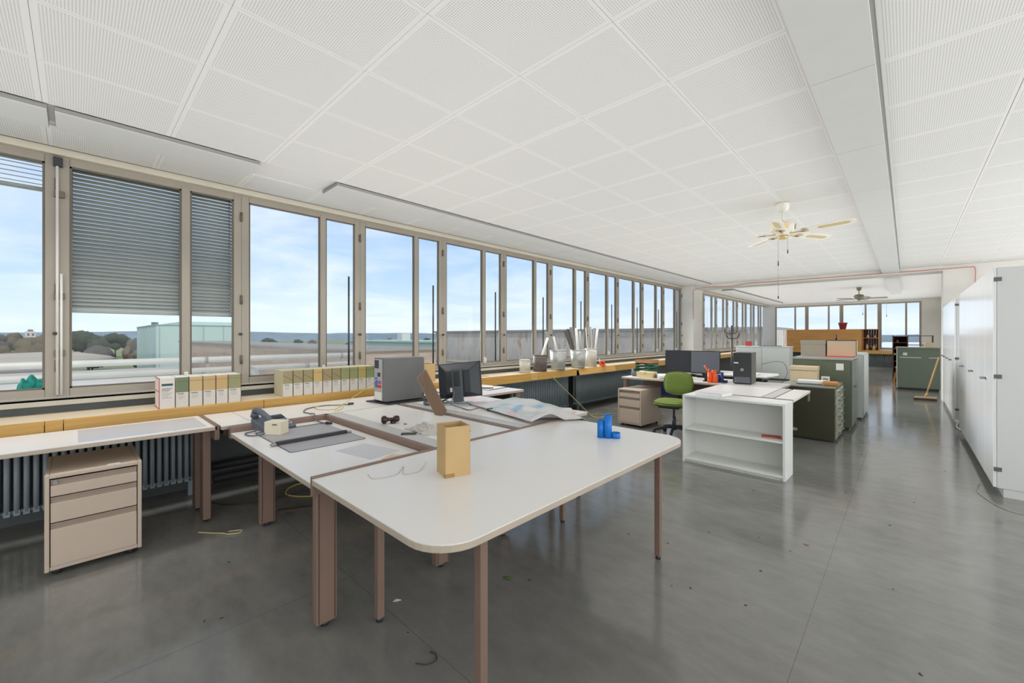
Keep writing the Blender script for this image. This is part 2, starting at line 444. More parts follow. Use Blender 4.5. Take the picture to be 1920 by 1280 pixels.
struct('wall_far', MB().box(WX - 0.25, YF, 0, XR, YF + 0.2, 0.86).box(WX - 0.25, YF, 2.80, XR, YF + 0.2, CEIL).box(WX - 0.25, YF, 0.86, -4.57, YF + 0.2, 2.80).box(0.43, YF, 0.86, XR, YF + 0.2, 2.80), wall_white, 'white end wall with a band of windows', 'wall')
struct('wall_right', MB().box(XR, YB, 0, XR + 0.2, YF, 0.90).box(XR, YB, 2.82, XR + 0.2, YF, CEIL).box(XR, 12.4, 0.9, XR + 0.2, YF, 2.82), wall_white, 'unseen wall with invented windows on the opposite side of the office', 'wall')
struct('wall_back', MB().box(WX - 0.2, YB - 0.2, 0, XR, YB, 0.9).box(WX - 0.2, YB - 0.2, 2.82, XR, YB, CEIL).box(WX - 0.2, YB - 0.2, 0.9, -4.58, YB, 2.82).box(4.18, YB - 0.2, 0.9, XR, YB, 2.82), wall_white, 'white wall behind the room', 'wall')
# cross frame: pillar, downstand, pier
struct('wall_pillar', Box(WX - 0.2, 12.4, 0, -4.5, 13.15, CEIL), wall_white, 'white square pillar between the two window rows', 'pillar', 0.012)
struct('wall_downstand', Box(-4.5, 12.5, 2.775, 0.55, 13.1, CEIL), wall_white, 'white downstand beam crossing the ceiling', 'beam', 0.006)
struct('wall_pier', Box(0.55, 12.55, 0, XR, 13.1, CEIL), wall_white, 'white cross wall behind the tall cabinets', 'wall', 0.008)
struct('wall_far_right', Box(0.98, 13.1, 0, 1.1, YF, CEIL), wall_white, 'white side wall of the far section', 'wall')

# ------------------------------------------------------------------ windows
WN = [0]
def window(loc, rz, w, label, rods=True, hardware=True, detail=True, z0=0.92, z1=2.82):
    """local: +x along the wall, +y outdoors; bay 0..w"""
    WN[0] += 1
    o = thing('window_%d' % WN[0], label, 'window', loc, rz, kind='structure')
    d = 0.055; s = 0.066; m0 = 0.775 * w / 1.25; ms = 0.032
    xm = 0.805 * w / 1.25
    mb = MB()
    mb.box(0, 0, z0, s, d, z1).box(w - s, 0, z0, w, d, z1)
    mb.box(s, 0, z0, w - s, d, z0 + 0.065).box(s, 0, z1 - 0.062, w - s, d, z1)
    mb.build('window_frame', alu, o, 0.004)
    Box(xm - ms, -0.004, z0 + 0.03, xm + ms, d, z1 - 0.03).build('mullion', alu, o, 0.004)
    for a, b in ((s, xm - ms), (xm + ms, w - s)):
        p = Box(a - 0.005, 0.028, z0 + 0.06, b + 0.005, 0.033, z1 - 0.055).build('pane', glass, o)
        if detail:
            g = 0.013
            MB().box(a, 0.008, z0 + 0.065, a + g, 0.027, z1 - 0.062).box(b - g, 0.008, z0 + 0.065, b, 0.027, z1 - 0.062).box(a, 0.008, z0 + 0.065, b, 0.027, z0 + 0.065 + g).box(a, 0.008, z1 - 0.062 - g, b, 0.027, z1 - 0.062).build('glazing_bead', alu_dk, p)
    if rods:
        MB().cyl((w - s - 0.03, 0.10, z0), (w - s - 0.03, 0.10, 2.13), 0.011, n=8).build('reflection_rod', dark_met, o)  # dark rod put in for a reflection beside the narrow pane
    if hardware:
        h = MB().box(xm - 0.016, -0.022, z0 + 0.06, xm + 0.016, -0.004, z0 + 0.15).build('latch', white_paint, o, 0.004)
        MB().cyl((xm, -0.022, z0 + 0.12), (xm, -0.05, z0 + 0.12), 0.007, n=8).cyl((xm, -0.045, z0 + 0.13), (xm, -0.045, z0 + 0.06), 0.008, n=8).build('lever', white_paint, h)
        for zz in (1.12, 1.72, 2.55):
            MB().cyl((w - 0.004, -0.012, zz), (w - 0.004, -0.012, zz + 0.09), 0.011, n=8).build('hinge', alu_dk, o)
        MB().cyl((w - 0.012, -0.016, 1.42), (w - 0.012, -0.04, 1.42), 0.014, n=10).build('knob', dark_met, o)
    return o
LW = lambda i: {0: 'window bay behind the retracted blind', }.get(i)
ROW1 = 'window bays of the first row'
wl = []
for k in range(-3, 10):
    y = -0.1 + 1.25 * k
    if k == 0: lab = 'aluminium window bay shaded by the lowered outside blind'
    elif k == -1: lab = 'aluminium window bay with the blind drawn up at its head and a teal tarpaulin outside'
    else: lab = 'clear aluminium window bay of the first row, wide pane beside narrow pane'
    # +x local -> +Y world ; +y local -> -X world
    o = window((WX, y, 0), PI / 2, 1.25, lab, rods=(k >= 1), detail=True)
    if k not in (-1, 0): o['group'] = ROW1
    wl.append(o)
# local +x must run along +Y and local +y outdoors(-X): rotation +90deg gives x->+Y, y->-X
for k in range(7):
    o = window((WX, 13.05 + 1.25 * k, 0), PI / 2, 1.25, 'aluminium window bay of the row past the pillar', rods=False, hardware=(k < 4), detail=False)
    o['group'] = 'window bays past the pillar'
for k in range(4):
    o = window((-4.57 + 1.25 * k, YF, 0), 0, 1.25, 'aluminium window bay in the end wall with hanging blind cords', rods=False, hardware=False, detail=False, z0=0.86, z1=2.80)
    o['group'] = 'window bays in the end wall'
for k in range(15):  # windows invented out of view to admit more daylight
    o = window((XR, -6.3 + 1.25 * (k + 1), 0), -PI / 2, 1.25, 'invented aluminium window bay in the unseen opposite wall', rods=False, hardware=False, detail=False, z0=0.9)
    o['group'] = 'invented window bays in the unseen opposite wall'

for k in range(7):  # windows invented out of view to go with the rear fill light
    o = window((-4.57 + 1.25 * (k + 1), YB, 0), PI, 1.25, 'invented aluminium window bay in the unseen rear wall', rods=False, hardware=False, detail=False, z0=0.9)
    o['group'] = 'invented window bays in the unseen rear wall'

# white espagnolette rod at first major post
o = thing('window_lock_rod', 'tall white locking rod on the post beside the shaded window', 'window rod', (WX + 0.03, -0.1, 0.94))
MB().cyl((0, 0, 0.0), (0, 0, 1.86), 0.009, n=10).cyl((0.0, 0.022, 0.0), (0, 0.022, 0.95), 0.008, n=10).build('rod', white_paint, o)
MB().box(-0.03, -0.022, 1.79, 0.012, 0.03, 1.86).build('head_bracket', dark_met, o, 0.004)
for z in (0.30, 0.75, 1.55):
    Box(-0.03, -0.018, z, 0.004, 0.04, z + 0.05).build('guide', alu_dk, o, 0.003)

# outside venetian blinds
slat_m = mat('blind_slat', (164, 166, 160), 0.45, 0.15, var=0.06, scale=4)
def slat_mesh(L):
    mb = MB(); n = 6; w = 0.045
    a = [(-w / 2 + w * i / n) for i in range(n + 1)]
    up = [(x, 0.003 * math.cos(x / w * PI)) for x in a]
    for sgn in (1, -1):
        pass
    b = 0
    for z in (0.0, -0.0012):
        for x, h in up:
            mb.v.append((x, 0, h + z)); mb.v.append((x, L, h + z))
    m = 2 * (n + 1)
    for i in range(n):
        mb.f.append((2 * i, 2 * i + 1, 2 * i + 3, 2 * i + 2)); mb.sm.append(True)
        mb.f.append((m + 2 * i, m + 2 * i + 2, m + 2 * i + 3, m + 2 * i + 1)); mb.sm.append(True)
    mb.f.append((0, m, m + 1, 1)); mb.sm.append(False); e = 2 * n
    mb.f.append((e, e + 1, m + e + 1, m + e)); mb.sm.append(False)
    return mb
bl = thing('venetian_blind', 'grey outside venetian blind lowered two thirds over the window', 'blind', (WX - 0.12, -0.04, 1.595))
s0 = None; ns = 35; zt = 1.165
for k in range(ns):
    z = 0.045 + k * (zt - 0.045) / (ns - 1)
    rot = (0, math.radians(50), 0)
    if s0 is None: s0 = slat_mesh(1.13).build('slat', slat_m, bl, loc=(0, 0, z), rot=rot)
    else: share(s0, 'slat', bl, (0, 0, z), rot)
Box(-0.03, 0, 0.0, 0.03, 1.13, 0.025).build('bottom_rail', slat_m, bl, 0.004)
MB().cyl((0, 0.02, 0), (0, 0.02, 1.22), 0.004, n=6).build('guide_wire', steel, bl); MB().cyl((0, 1.11, 0), (0, 1.11, 1.22), 0.004, n=6).build('guide_wire', steel, bl)
Box(-0.05, 0, 1.185, 0.05, 1.13, 1.235).build('head_rail', slat_m, bl, 0.004)
bl2 = thing('venetian_blind', 'grey outside venetian blind drawn up into a stack above the teal tarpaulin', 'blind', (WX - 0.12, -1.29, 2.55))
for k in range(5): share(s0, 'slat', bl2, (0, 0, 0.05 + 0.035 * k), (0, 0.15, 0))
Box(-0.03, 0, 0.0, 0.03, 1.13, 0.025).build('bottom_rail', slat_m, bl2, 0.004); Box(-0.05, 0, 0.22, 0.05, 1.13, 0.27).build('head_rail', slat_m, bl2, 0.004)
# blind cords on the end wall
for k, (x, zz) in enumerate(((-2.1, 1.9), (-0.6, 2.2), (-1.35, 2.3))):
    o = thing('blind_cord', 'thin hanging blind cord with a dark pull in the end windows', 'cord', (x, YF - 0.03, zz), group='blind cords of the end windows')
    MB().cyl((0, 0, 0.08), (0, 0, 2.79 - zz), 0.004, n=6).build('cord', white_paint, o)
    MB().cyl((0, 0, 0), (0, 0, 0.1), 0.012, 0.008, n=8).build('pull', dark_met, o)

# ------------------------------------------------------------------ ledge with fascia boards
def ledge(y0, y1, joints, label, tilt=None):
    o = thing('window_ledge', label, 'ledge', (-4.58, y0, 0.0))
    L = y1 - y0
    x0, x1 = -0.198, 0.218
    Box(x0, 0, 0.775, x1, L, 0.81).build('ledge_top', wood_pale, o, 0.003)
    ys = [0] + [j - y0 for j in joints] + [L]
    for k in range(len(ys) - 1):
        a, b = ys[k] + 0.002, ys[k + 1] - 0.002
        if tilt == k:
            M = T(x1 + 0.002, 0, 0.80) @ R(math.radians(-17), 'Y')
            MB().box(0, a + 0.05, -0.12, 0.018, b, 0.0, M).build('fascia_board', wood_yel, o, 0.002)
        else:
            Box(x1 + 0.0005, a, 0.685, x1 + 0.018, b, 0.8085).build('fascia_board', wood_yel, o, 0.002)
    for k in range(int(L / 1.25) + 1):
        y = min(k * 1.25 + 0.04, L - 0.05)
        MB().box(x0, y, 0.70, x1 - 0.01, y + 0.03, 0.774).build('bracket', wall_dark, o)
    return o
ledge(-1.6, 12.39, [-0.15, -0.06, 1.21, 6.28, 7.62, 9.6], 'long yellow wooden ledge below the first window row', tilt=4)
MB().box(0, 0, 0, 0.002, 0.1, 0.075).build('sticker', mat('sticker_tan', (226, 190, 130), 0.6)) if False else None
ledge(13.18, 22.5, [15.7, 18.2, 20.7], 'yellow wooden ledge below the windows past the pillar')
o = thing('window_ledge', 'yellow wooden ledge along the end wall above the radiators', 'ledge', (-4.35, YF, 0))
Box(0, -0.43, 0.76, 4.75, -0.01, 0.795).build('ledge_top', wood_pale, o, 0.003)
for k in range(4): Box(1.19 * k + 0.003, -0.449, 0.67, 1.19 * (k + 1) - 0.003, -0.431, 0.79).build('fascia_board', wood_yel, o, 0.002)
# paper label stuck on the ledge front
o = tag(Box(0, 0, 0, 0.002, 0.13, 0.09).build('paper_label', mat('label_tan', (222, 184, 124), 0.6), None, loc=(-4.3415, 5.02, 0.702)), 'pale square paper label stuck on the ledge front', 'label')
for a in (0.03, 0.055): Box(0.002, 0.03, a, 0.0026, 0.10, a + 0.006).build('print_line', mat('print_brown', (168, 120, 66), 0.7), o)

# ------------------------------------------------------------------ radiators
def radiator(name, label, loc, n, pitch, h, m, rz=0.0, r=0.0155, group=None):
    o = thing(name, label, 'radiator', loc, rz, group)
    L = n * pitch
    colm = MB()
    for xx in (0.0, 0.055):
        colm.cyl((xx, 0, 0.03), (xx, 0, h - 0.03), r, n=8)
    colm.box(-0.012, -r, h - 0.05, 0.067, r, h - 0.012).box(-0.012, -r, 0.012, 0.067, r, 0.05)
    f0 = None
    for k in range(n):
        y = (k + 0.5) * pitch
        if f0 is None: f0 = colm.build('radiator_section', m, o, loc=(0, y, 0.12))
        else: share(f0, 'radiator_section', o, (0, y, 0.12))
    MB().cyl((0.028, -0.04, 0.15), (0.028, L + 0.04, 0.15), 0.016, n=8).build('lower_pipe', m, o)
    MB().cyl((0.028, -0.02, h + 0.09), (0.028, L + 0.02, h + 0.09), 0.016, n=8).build('upper_pipe', m, o)
    for y in (0.1, L - 0.1):
        Box(0.01, y, 0.0, 0.045, y + 0.03, 0.13).build('foot', m, o)
    return o
radiator('column_radiator', 'light grey column radiator behind the drawer pedestal', (-4.62, -0.72, 0), 33, 0.0455, 0.52, rad_m)
radiator('column_radiator', 'slate grey radiator with a yellow cable hanging across it', (-4.50, 2.8, 0), 72, 0.0465, 0.56, rad_dk, r=0.0165)
radiator('column_radiator', 'slate grey radiator behind the beige pedestal by the tilted fascia', (-4.50, 6.38, 0), 70, 0.0465, 0.56, rad_dk, r=0.0165)
radiator('column_radiator', 'slate grey radiator under the end wall ledge, beside the dark rack', (-0.05, YF - 0.30, 0), 24, 0.055, 0.55, rad_dk, rz=PI / 2, r=0.017)
radiator('column_radiator', 'slate grey radiator under the end wall ledge, behind the olive cabinet', (-2.9, YF - 0.30, 0), 24, 0.055, 0.55, rad_dk, rz=PI / 2, r=0.017)
# black floor pipes beside the first radiator
for k, (x, z) in enumerate(((-4.56, 0.10), (-4.62, 0.20))):
    tag(MB().tube([(x, 0.86, z), (x, 2.7, z)], 0.035, 10).build('heating_pipe', dark_met), ['thick dark heating pipe low on the wall under the desks', 'thick dark heating pipe above another on the wall under the desks'][k], 'pipe')
    
# ------------------------------------------------------------------ ceiling furniture
o = thing('ceiling_duct', 'flat white boxed duct with jointed covers along the ceiling', 'duct', (-0.255, 0, 2.80))
Box(-0.135, -2.0, 0.012, 0.125, 12.49, CEIL - 2.80 - 0.0125).build('duct_body', mat('duct_shadow', (120, 120, 116), 0.6), o)
for k in range(12):
    a = -2.0 + 1.21 * k
    Box(-0.14, a + 0.002, 0.0, 0.14, min(a + 1.208, 12.49), 0.012).build('duct_cover', duct_m, o, 0.002)
MB().box(-0.165, -2.0, 0.055, -0.137, 12.49, CEIL - 2.80 - 0.0125).build('edge_strip', white_paint, o, 0.003)
o = thing('ceiling_duct', 'short white boxed duct on the ceiling past the downstand beam', 'duct', (-0.255, 13.1, 2.77))
Box(-0.135, 0, 0.012, 0.135, 5.3, 0.109).build('duct_body', duct_m, o)
for k in range(4): Box(-0.14, 1.33 * k + 0.002, 0, 0.14, 1.33 * (k + 1) - 0.002, 0.012).build('duct_cover', duct_m, o, 0.002)
edge_dk = mat('strip_edge', (150, 148, 142), 0.5)
def strip_light(y0, y1, label, x=-4.11, segs=1):
    o = thing('strip_light', label, 'ceiling light', (x, y0, CEIL - 0.045)); L = y1 - y0
    Box(-0.17, 0, 0.006, 0.17, L, 0.0325).build('housing', edge_dk, o, 0.003)
    for k in range(segs):
        Box(-0.178, L * k / segs + 0.002, 0, 0.165, L * (k + 1) / segs - 0.002, 0.006).build('diffuser', mat('opal_diffuser', (212, 212, 208), 0.4), o, 0.002)
    # fill light added under the fitting to brighten the desks, narrow downward spread
    lt = area('strip_fill', (0.0, L / 2, -0.004), (0, 0, 0), 0.28, L - 0.1, 4.2, (1.0, 0.99, 0.98), 100); lt.parent = o
    return o
strip_light(-1.37, -0.125, 'flat white strip light ending at the gap above the teal tarpaulin')
strip_light(-0.095, 1.07, 'flat white strip light above the window with the lowered blind')
strip_light(1.72, 12.2, 'very long white strip light running along the first window row', segs=8)
strip_light(14.2, 21.5, 'white strip light on the ceiling past the pillar', segs=6)

fan_w = mat('fan_white', (232, 228, 216), 0.4); brass = mat('brass', (200, 178, 124), 0.35, 0.5); cane = mat('cane_inlay', (204, 186, 140), 0.7, var=0.12, scale=60)
def fan(loc, label, angs, blade_m, hub_m, acc_m, inlay):
    o = thing('ceiling_fan', label, 'ceiling fan', loc)
    MB().lathe([(0.0, -0.10), (0.03, -0.10), (0.055, -0.075), (0.062, -0.02), (0.065, -0.001)], 24).build('canopy', hub_m, o)
    MB().cyl((0, 0, -0.22), (0, 0, -0.09), 0.011, n=12).build('down_rod', hub_m, o)
    body = MB().lathe([(0.0, -0.36), (0.05, -0.36), (0.075, -0.345), (0.10, -0.325), (0.115, -0.29), (0.118, -0.26), (0.10, -0.225), (0.06, -0.212), (0.0, -0.21)], 24).build('motor_housing', hub_m, o)
    for k in range(5):
        a = angs[0] + 2 * PI * k / 5 + 0.3
        M = R(a, 'Z') @ T(0.116, 0, -0.275) @ R(math.radians(8), 'Y')
        MB().prism([(-0.032, -0.028), (0.032, -0.028), (0.025, 0.028), (-0.025, 0.028)], 0, 0.004, M @ R(PI / 2, 'Y') @ R(PI / 2, 'Z')).build('vent_panel', acc_m, body)
    MB().lathe([(0.0, -0.40), (0.03, -0.40), (0.045, -0.385), (0.05, -0.36)], 20).build('switch_cup', acc_m, o)
    for a in angs:
        M = R(a, 'Z')
        MB().box(0.07, -0.012, -0.352, 0.22, 0.012, -0.344, M).prism([(0.17, -0.035), (0.24, -0.045), (0.24, 0.045), (0.17, 0.035)], -0.352, -0.345, M).build('blade_iron', acc_m, o)
        Mb = R(a, 'Z') @ T(0, 0, -0.342) @ R(math.radians(-13), 'X')
        b = MB().prism([(0.19, -0.05), (0.60, -0.066), (0.645, -0.05), (0.655, 0.0), (0.645, 0.05), (0.60, 0.066), (0.19, 0.05)], 0, 0.007, Mb).build('blade', blade_m, o)
        if inlay:
            MB().prism([(x, y * 0.5) for x, y in rrect(0.33, -0.06, 0.61, 0.06, 0.05, 5)], -0.0015, 0.0, Mb).build('cane_inlay', cane, b)
    p = MB().cyl((0.045, 0.0, -0.52), (0.045, 0.0, -0.38), 0.0018, n=5).build('pull_chain', steel, o)
    MB().cyl((0.045, 0, -0.56), (0.045, 0, -0.52), 0.006, 0.004, n=8).build('pull_knob', dark_met, p)
    if inlay:
        q = MB().cyl((-0.05, 0.03, -1.02), (-0.05, 0.03, -0.38), 0.0016, n=5).build('pull_chain', steel, o)
        MB().cyl((-0.05, 0.03, -0.68), (-0.05, 0.03, -0.63), 0.007, 0.004, n=8).build('pull_knob', dark_met, q)
        MB().cyl((-0.05, 0.03, -1.05), (-0.05, 0.03, -1.02), 0.006, n=8).build('pull_knob', dark_met, q)
    return o
a0 = math.atan2(5.23 - 5.38, -0.38 + 0.99)
fan((-0.99, 5.38, CEIL - 0.012), 'white ceiling fan with cane inlaid blades and brass fittings', [a0 + 2 * PI * k / 5 for k in range(5)], fan_w, fan_w, brass, True)
gfan = mat('fan_bronze', (120, 116, 96), 0.5, 0.2); gbl = mat('fan_blade_grey', (140, 136, 124), 0.55)
fan((-1.05, 16.4, CEIL), 'dull bronze ceiling fan past the downstand beam', [0.1 + 2 * PI * k / 5 for k in range(5)], gbl, gfan, gfan, False)

# red cable along the downstand
pts = [(-4.49, 12.38, 1.9), (-4.49, 12.38, 2.55), (-4.48, 12.40, 2.74), (-4.2, 12.48, 2.80), (-3.8, 12.48, 2.785), (-3.5, 12.485, 2.77), (-3.1, 12.48, 2.82), (-2.6, 12.485, 2.815), (-1.5, 12.485, 2.81), (0, 12.485, 2.80), (0.6, 12.485, 2.80), (0.93, 12.49, 2.80), (1.0, 12.49, 2.76), (1.0, 12.50, 2.4), (1.0, 12.51, 1.4)]
tag(MB().tube(smooth_curve(pts, 5), 0.009, 6).build('ceiling_cable', red_cab), 'reddish cable looped along the downstand beam', 'cable')

# ------------------------------------------------------------------ desks
def leg_wide(mb, x, y, z, w=0.10, t=0.05, ax='Y'):
    if ax == 'Y': mb.box(x - t / 2, y - w / 2, 0.02, x + t / 2, y + w / 2, z)
    else: mb.box(x - w / 2, y - t / 2, 0.02, x + w / 2, y + t / 2, z)
    return mb
def desk(label, x0, y0, x1, y1, z, wide=(), square=(), round_c=None, group=None, rails=(), flap=None, name='office_desk', th=0.028):
    cx, cy = (x0 + x1) / 2, (y0 + y1) / 2
    o = thing(name, label, 'desk', (cx, cy, 0), group=group)
    X0, X1, Y0, Y1 = x0 - cx, x1 - cx, y0 - cy, y1 - cy
    if round_c:
        pts = rrect(X0, Y0, X1, Y1, 0.16, 8, round_c)
        MB().prism(pts, z - 0.004, z).build('desktop', desk_top, o)
        MB().prism(pts, z - th, z - 0.0042).build('edge_band', desk_edge, o, 0.002)
    else:
        if flap:
            ax, segs = flap       # pieces along an axis: list of (from, to, material)
            for a, b, m in segs:
                if ax == 'Y': Box(X0, a - cy, z - th, X1, b - cy, z).build('desktop' if m is desk_top else 'cable_flap', m, o, 0.002)
                else: Box(a - cx, Y0, z - th, b - cx, Y1, z).build('desktop' if m is desk_top else 'cable_flap', m, o, 0.002)
        else:
            Box(X0, Y0, z - 0.004, X1, Y1, z).build('desktop', desk_top, o)
            Box(X0, Y0, z - th, X1, Y1, z - 0.0042).build('edge_band', desk_edge, o, 0.002)
    for (x, y, ax) in wide:
        l = leg_wide(MB(), x - cx, y - cy, z - th - 0.002, ax=ax).build('leg', brown_met, o, 0.006)
        mb = MB()
        if ax == 'Y':
            for s in (-1, 1): mb.box(x - cx - 0.0275, y - cy + s * 0.038 - 0.002, 0.03, x - cx + 0.0275, y - cy + s * 0.038 + 0.002, z - th - 0.01)
        else:
            for s in (-1, 1): mb.box(x - cx + s * 0.038 - 0.002, y - cy - 0.0275, 0.03, x - cx + s * 0.038 + 0.002, y - cy + 0.0275, z - th - 0.01)
        mb.build('leg_seam', brown_dark, l)
        MB().cyl((x - cx, y - cy, 0.0), (x - cx, y - cy, 0.022), 0.018, n=10).build('foot', dark_met, l)
    for (x, y) in square:
        l = Box(x - cx - 0.018, y - cy - 0.018, 0.02, x - cx + 0.018, y - cy + 0.018, z - th - 0.001).build('leg', brown_met, o, 0.003)
        MB().cyl((x - cx, y - cy, 0.0), (x - cx, y - cy, 0.022), 0.016, n=10).build('foot', dark_met, l)
    for r in rails:
        Box(r[0] - cx, r[1] - cy, r[2], r[3] - cx, r[4] - cy, r[5]).build('rail', brown_met if len(r) < 7 else r[6], o, 0.003)
    return o
H = 0.74
desk('long narrow office desk under the shaded window with a grey blotter', -4.26, -1.0, -3.66, 0.715, H, wide=[(-3.86, 0.68, 'X'), (-4.16, 0.68, 'X')], rails=[(-4.26, 0.70, 0.64, -3.66, 0.73, 0.747)])
desk('short filler desk section between two window desks', -4.26, 0.735, -3.63, 0.935, H, rails=[(-4.2, 0.76, 0.66, -3.7, 0.79, 0.71, brown_dark)])
desk('office desk against the ledge with a grey computer tower on it', -4.26, 0.94, -3.585, 2.72, H, wide=[(-4.15, 2.6, 'X')], rails=[(-3.66, 0.96, 0.60, -3.63, 2.7, 0.711)])
desk('lowered desk holding the telephone and a dark desk pad', -3.51, 0.765, -2.02, 1.43, 0.705, wide=[(-3.45, 0.98, 'Y'), (-2.05, 0.835, 'Y')], rails=[(-3.57, 0.765, 0.66, -3.515, 1.47, 0.742), (-3.57, 1.435, 0.66, -2.02, 1.47, 0.742)])
desk('desk carrying a dark brass knob and a crumpled plastic bag', -3.56, 1.475, -2.02, 2.13, H, wide=[(-2.06, 1.535, 'Y'), (-2.06, 2.07, 'Y')], flap=('Y', [(1.475, 1.585, desk_pale), (1.59, 2.13, desk_top)]), rails=[(-3.56, 2.135, 0.66, -2.02, 2.165, 0.745), (-2.9, 1.5, 0.665, -2.87, 2.1, 0.709, brown_dark)])
desk('desk half covered by a printed plastic sheet', -3.56, 2.185, -2.02, 2.735, H, square=[(-3.4, 2.68), (-2.1, 2.68)], flap=('Y', [(2.215, 2.30, desk_pale), (2.32, 2.735, desk_top)]), rails=[(-3.56, 2.19, 0.66, -2.02, 2.213, 0.722, brown_dark), (-3.56, 2.302, 0.70, -2.02, 2.318, 0.728, brown_dark)])
desk('narrow end desk under the far half of the plastic sheet', -3.42, 2.74, -2.02, 3.08, H, square=[(-3.36, 3.03), (-2.08, 3.03)])
desk('large cream table with rounded corners and square brown legs', -1.985, 0.75, -1.02, 2.73, H, square=[(-1.88, 1.03), (-1.115, 1.01), (-1.88, 2.53), (-1.135, 2.53)], round_c=(1, 0, 0, 1), rails=[(-2.012, 0.752, 0.66, -1.99, 2.73, 0.747)])
desk('desk by the ledge with a red pen holder and clipboard', -4.26, 2.76, -3.44, 3.83, H, wide=[(-3.5, 3.77, 'Y'), (-4.18, 3.77, 'Y')], rails=[(-4.2, 3.70, 0.55, -3.55, 3.72, 0.71, brown_dark)])
fdesk = desk('desk with two flat monitors and a green letter tray', -3.37, 6.13, -1.86, 6.93, H, wide=[(-3.32, 6.2, 'Y'), (-1.95, 6.2, 'Y')], square=[(-3.3, 6.85), (-1.95, 6.85)], rails=[(-3.3, 6.75, 0.35, -1.95, 6.77, 0.70)])
Box(-0.27, 0.02, 0.45, 0.02, 0.04, 0.708).build('blue_panel', mat('panel_blue', (44, 78, 156), 0.5), fdesk)
desk('bare desk with an inlaid cable flap behind the white bookcase', -1.84, 5.06, -0.84, 6.10, H + 0.005, wide=[(-1.22, 6.0, 'X'), (-1.78, 6.0, 'X'), (-1.22, 5.16, 'X')], flap=('X', [(-1.84, -1.145, desk_top), (-1.13, -1.03, desk_pale), (-1.01, -0.84, desk_top)]), rails=[(-1.84, 5.045, 0.66, -0.84, 5.058, 0.749), (-1.145, 5.06, 0.70, -1.13, 6.10, 0.735, brown_dark), (-1.03, 5.06, 0.70, -1.01, 6.10, 0.735, brown_dark), (-1.7, 5.9, 0.45, -1.3, 5.92, 0.715), (-0.86, 6.02, 0.62, -0.845, 6.095, 0.716)])
desk('small desk carrying a black computer tower', -1.84, 6.13, -1.16, 6.80, H, wide=[(-1.22, 6.7, 'X')], square=[(-1.8, 6.7), (-1.25, 6.2), (-1.75, 6.2)], rails=[(-1.84, 6.108, 0.66, -1.16, 6.125, 0.745, brown_dark)])

# white adjustable table behind
o = thing('standing_table', 'white table on a dark steel frame behind the computers', 'table', (-2.35, 8.1, 0))
MB().prism([(-0.75, -0.42), (0.72, -0.42), (0.80, 0.02), (0.72, 0.42), (-0.75, 0.42)], 0.715, 0.74).build('table_top', white_lam, o, 0.004)
for x in (-0.6, 0.6):
    Box(x - 0.03, -0.36, 0.66, x + 0.03, 0.36, 0.713).build('bearer', dark_met, o, 0.004)
    Box(x - 0.035, -0.05, 0.06, x + 0.035, 0.05, 0.66).build('leg', dark_met, o, 0.006)
    Box(x - 0.035, -0.36, 0.0, x + 0.035, 0.36, 0.06).build('foot', dark_met, o, 0.01)
Box(-0.57, -0.02, 0.60, 0.57, 0.02, 0.66).build('crossbar', dark_met, o, 0.003)

# ------------------------------------------------------------------ drawer pedestals
def pedestal(label, loc, rz, w, d, h):
    """front faces local -Y, origin at centre of the base"""
    o = thing('drawer_pedestal', label, 'pedestal', loc, rz)
    mb = MB().box(-w / 2, -d / 2, 0.035, -w / 2 + 0.02, d / 2, h).box(w / 2 - 0.02, -d / 2, 0.035, w / 2, d / 2, h).box(-w / 2 + 0.02, -d / 2 + 0.01, h - 0.022, w / 2 - 0.02, d / 2, h).box(-w / 2 + 0.02, d / 2 - 0.012, 0.035, w / 2 - 0.02, d / 2, h - 0.022).box(-w / 2 + 0.02, -d / 2 + 0.01, 0.035, w / 2 - 0.02, d / 2 - 0.012, 0.06)
    mb.build('carcass', beige_met, o, 0.004)
    Box(-w / 2 + 0.02, -d / 2 + 0.0, h - 0.022, w / 2 - 0.02, -d / 2 + 0.0095, h - 0.001).build('top_lip', beige_met, o, 0.002)
    z = 0.062; hs = [0.50, 0.30, 0.20]; tot = h - 0.026 - z
    for k, f in enumerate(hs):
        a = z; b = z + tot * f - 0.006; z += tot * f
        g = 0.032
        dr = Box(-w / 2 + 0.024, -d / 2 + 0.002, a, w / 2 - 0.024, -d / 2 + 0.022, b - g).build('drawer', beige_met, o, 0.003)
        MB().box(-w / 2 + 0.024, -d / 2 + 0.016, b - g, w / 2 - 0.024, -d / 2 + 0.024, b).box(-w / 2 + 0.024, -d / 2 + 0.004, b - 0.006, w / 2 - 0.024, -d / 2 + 0.016, b).build('grip_recess', beige_groove, dr)
        if k == 2:
            MB().cyl((-w / 2 + 0.042, -d / 2 + 0.016, b - 0.016), (-w / 2 + 0.042, -d / 2 + 0.0, b - 0.016), 0.011, n=14).build('lock', steel, dr)
    for x in (-1, 1):
        for y in (-1, 1):
            MB().cyl((x * (w / 2 - 0.05), y * (d / 2 - 0.06), 0), (x * (w / 2 - 0.05), y * (d / 2 - 0.06), 0.036), 0.02, n=10).build('foot', dark_met, o)
    return o
p1 = pedestal('beige metal drawer pedestal under the long window desk', (-3.87, 0.085, 0), math.radians(90), 0.42, 0.56, 0.595)
Box(0.05, -0.255, 0.5955, 0.11, -0.225, 0.5965).build('sticker', paper, p1)
pedestal('beige metal drawer pedestal standing by the two-monitor desk', (-3.10, 6.23, 0), math.radians(-3), 0.40, 0.64, 0.575)

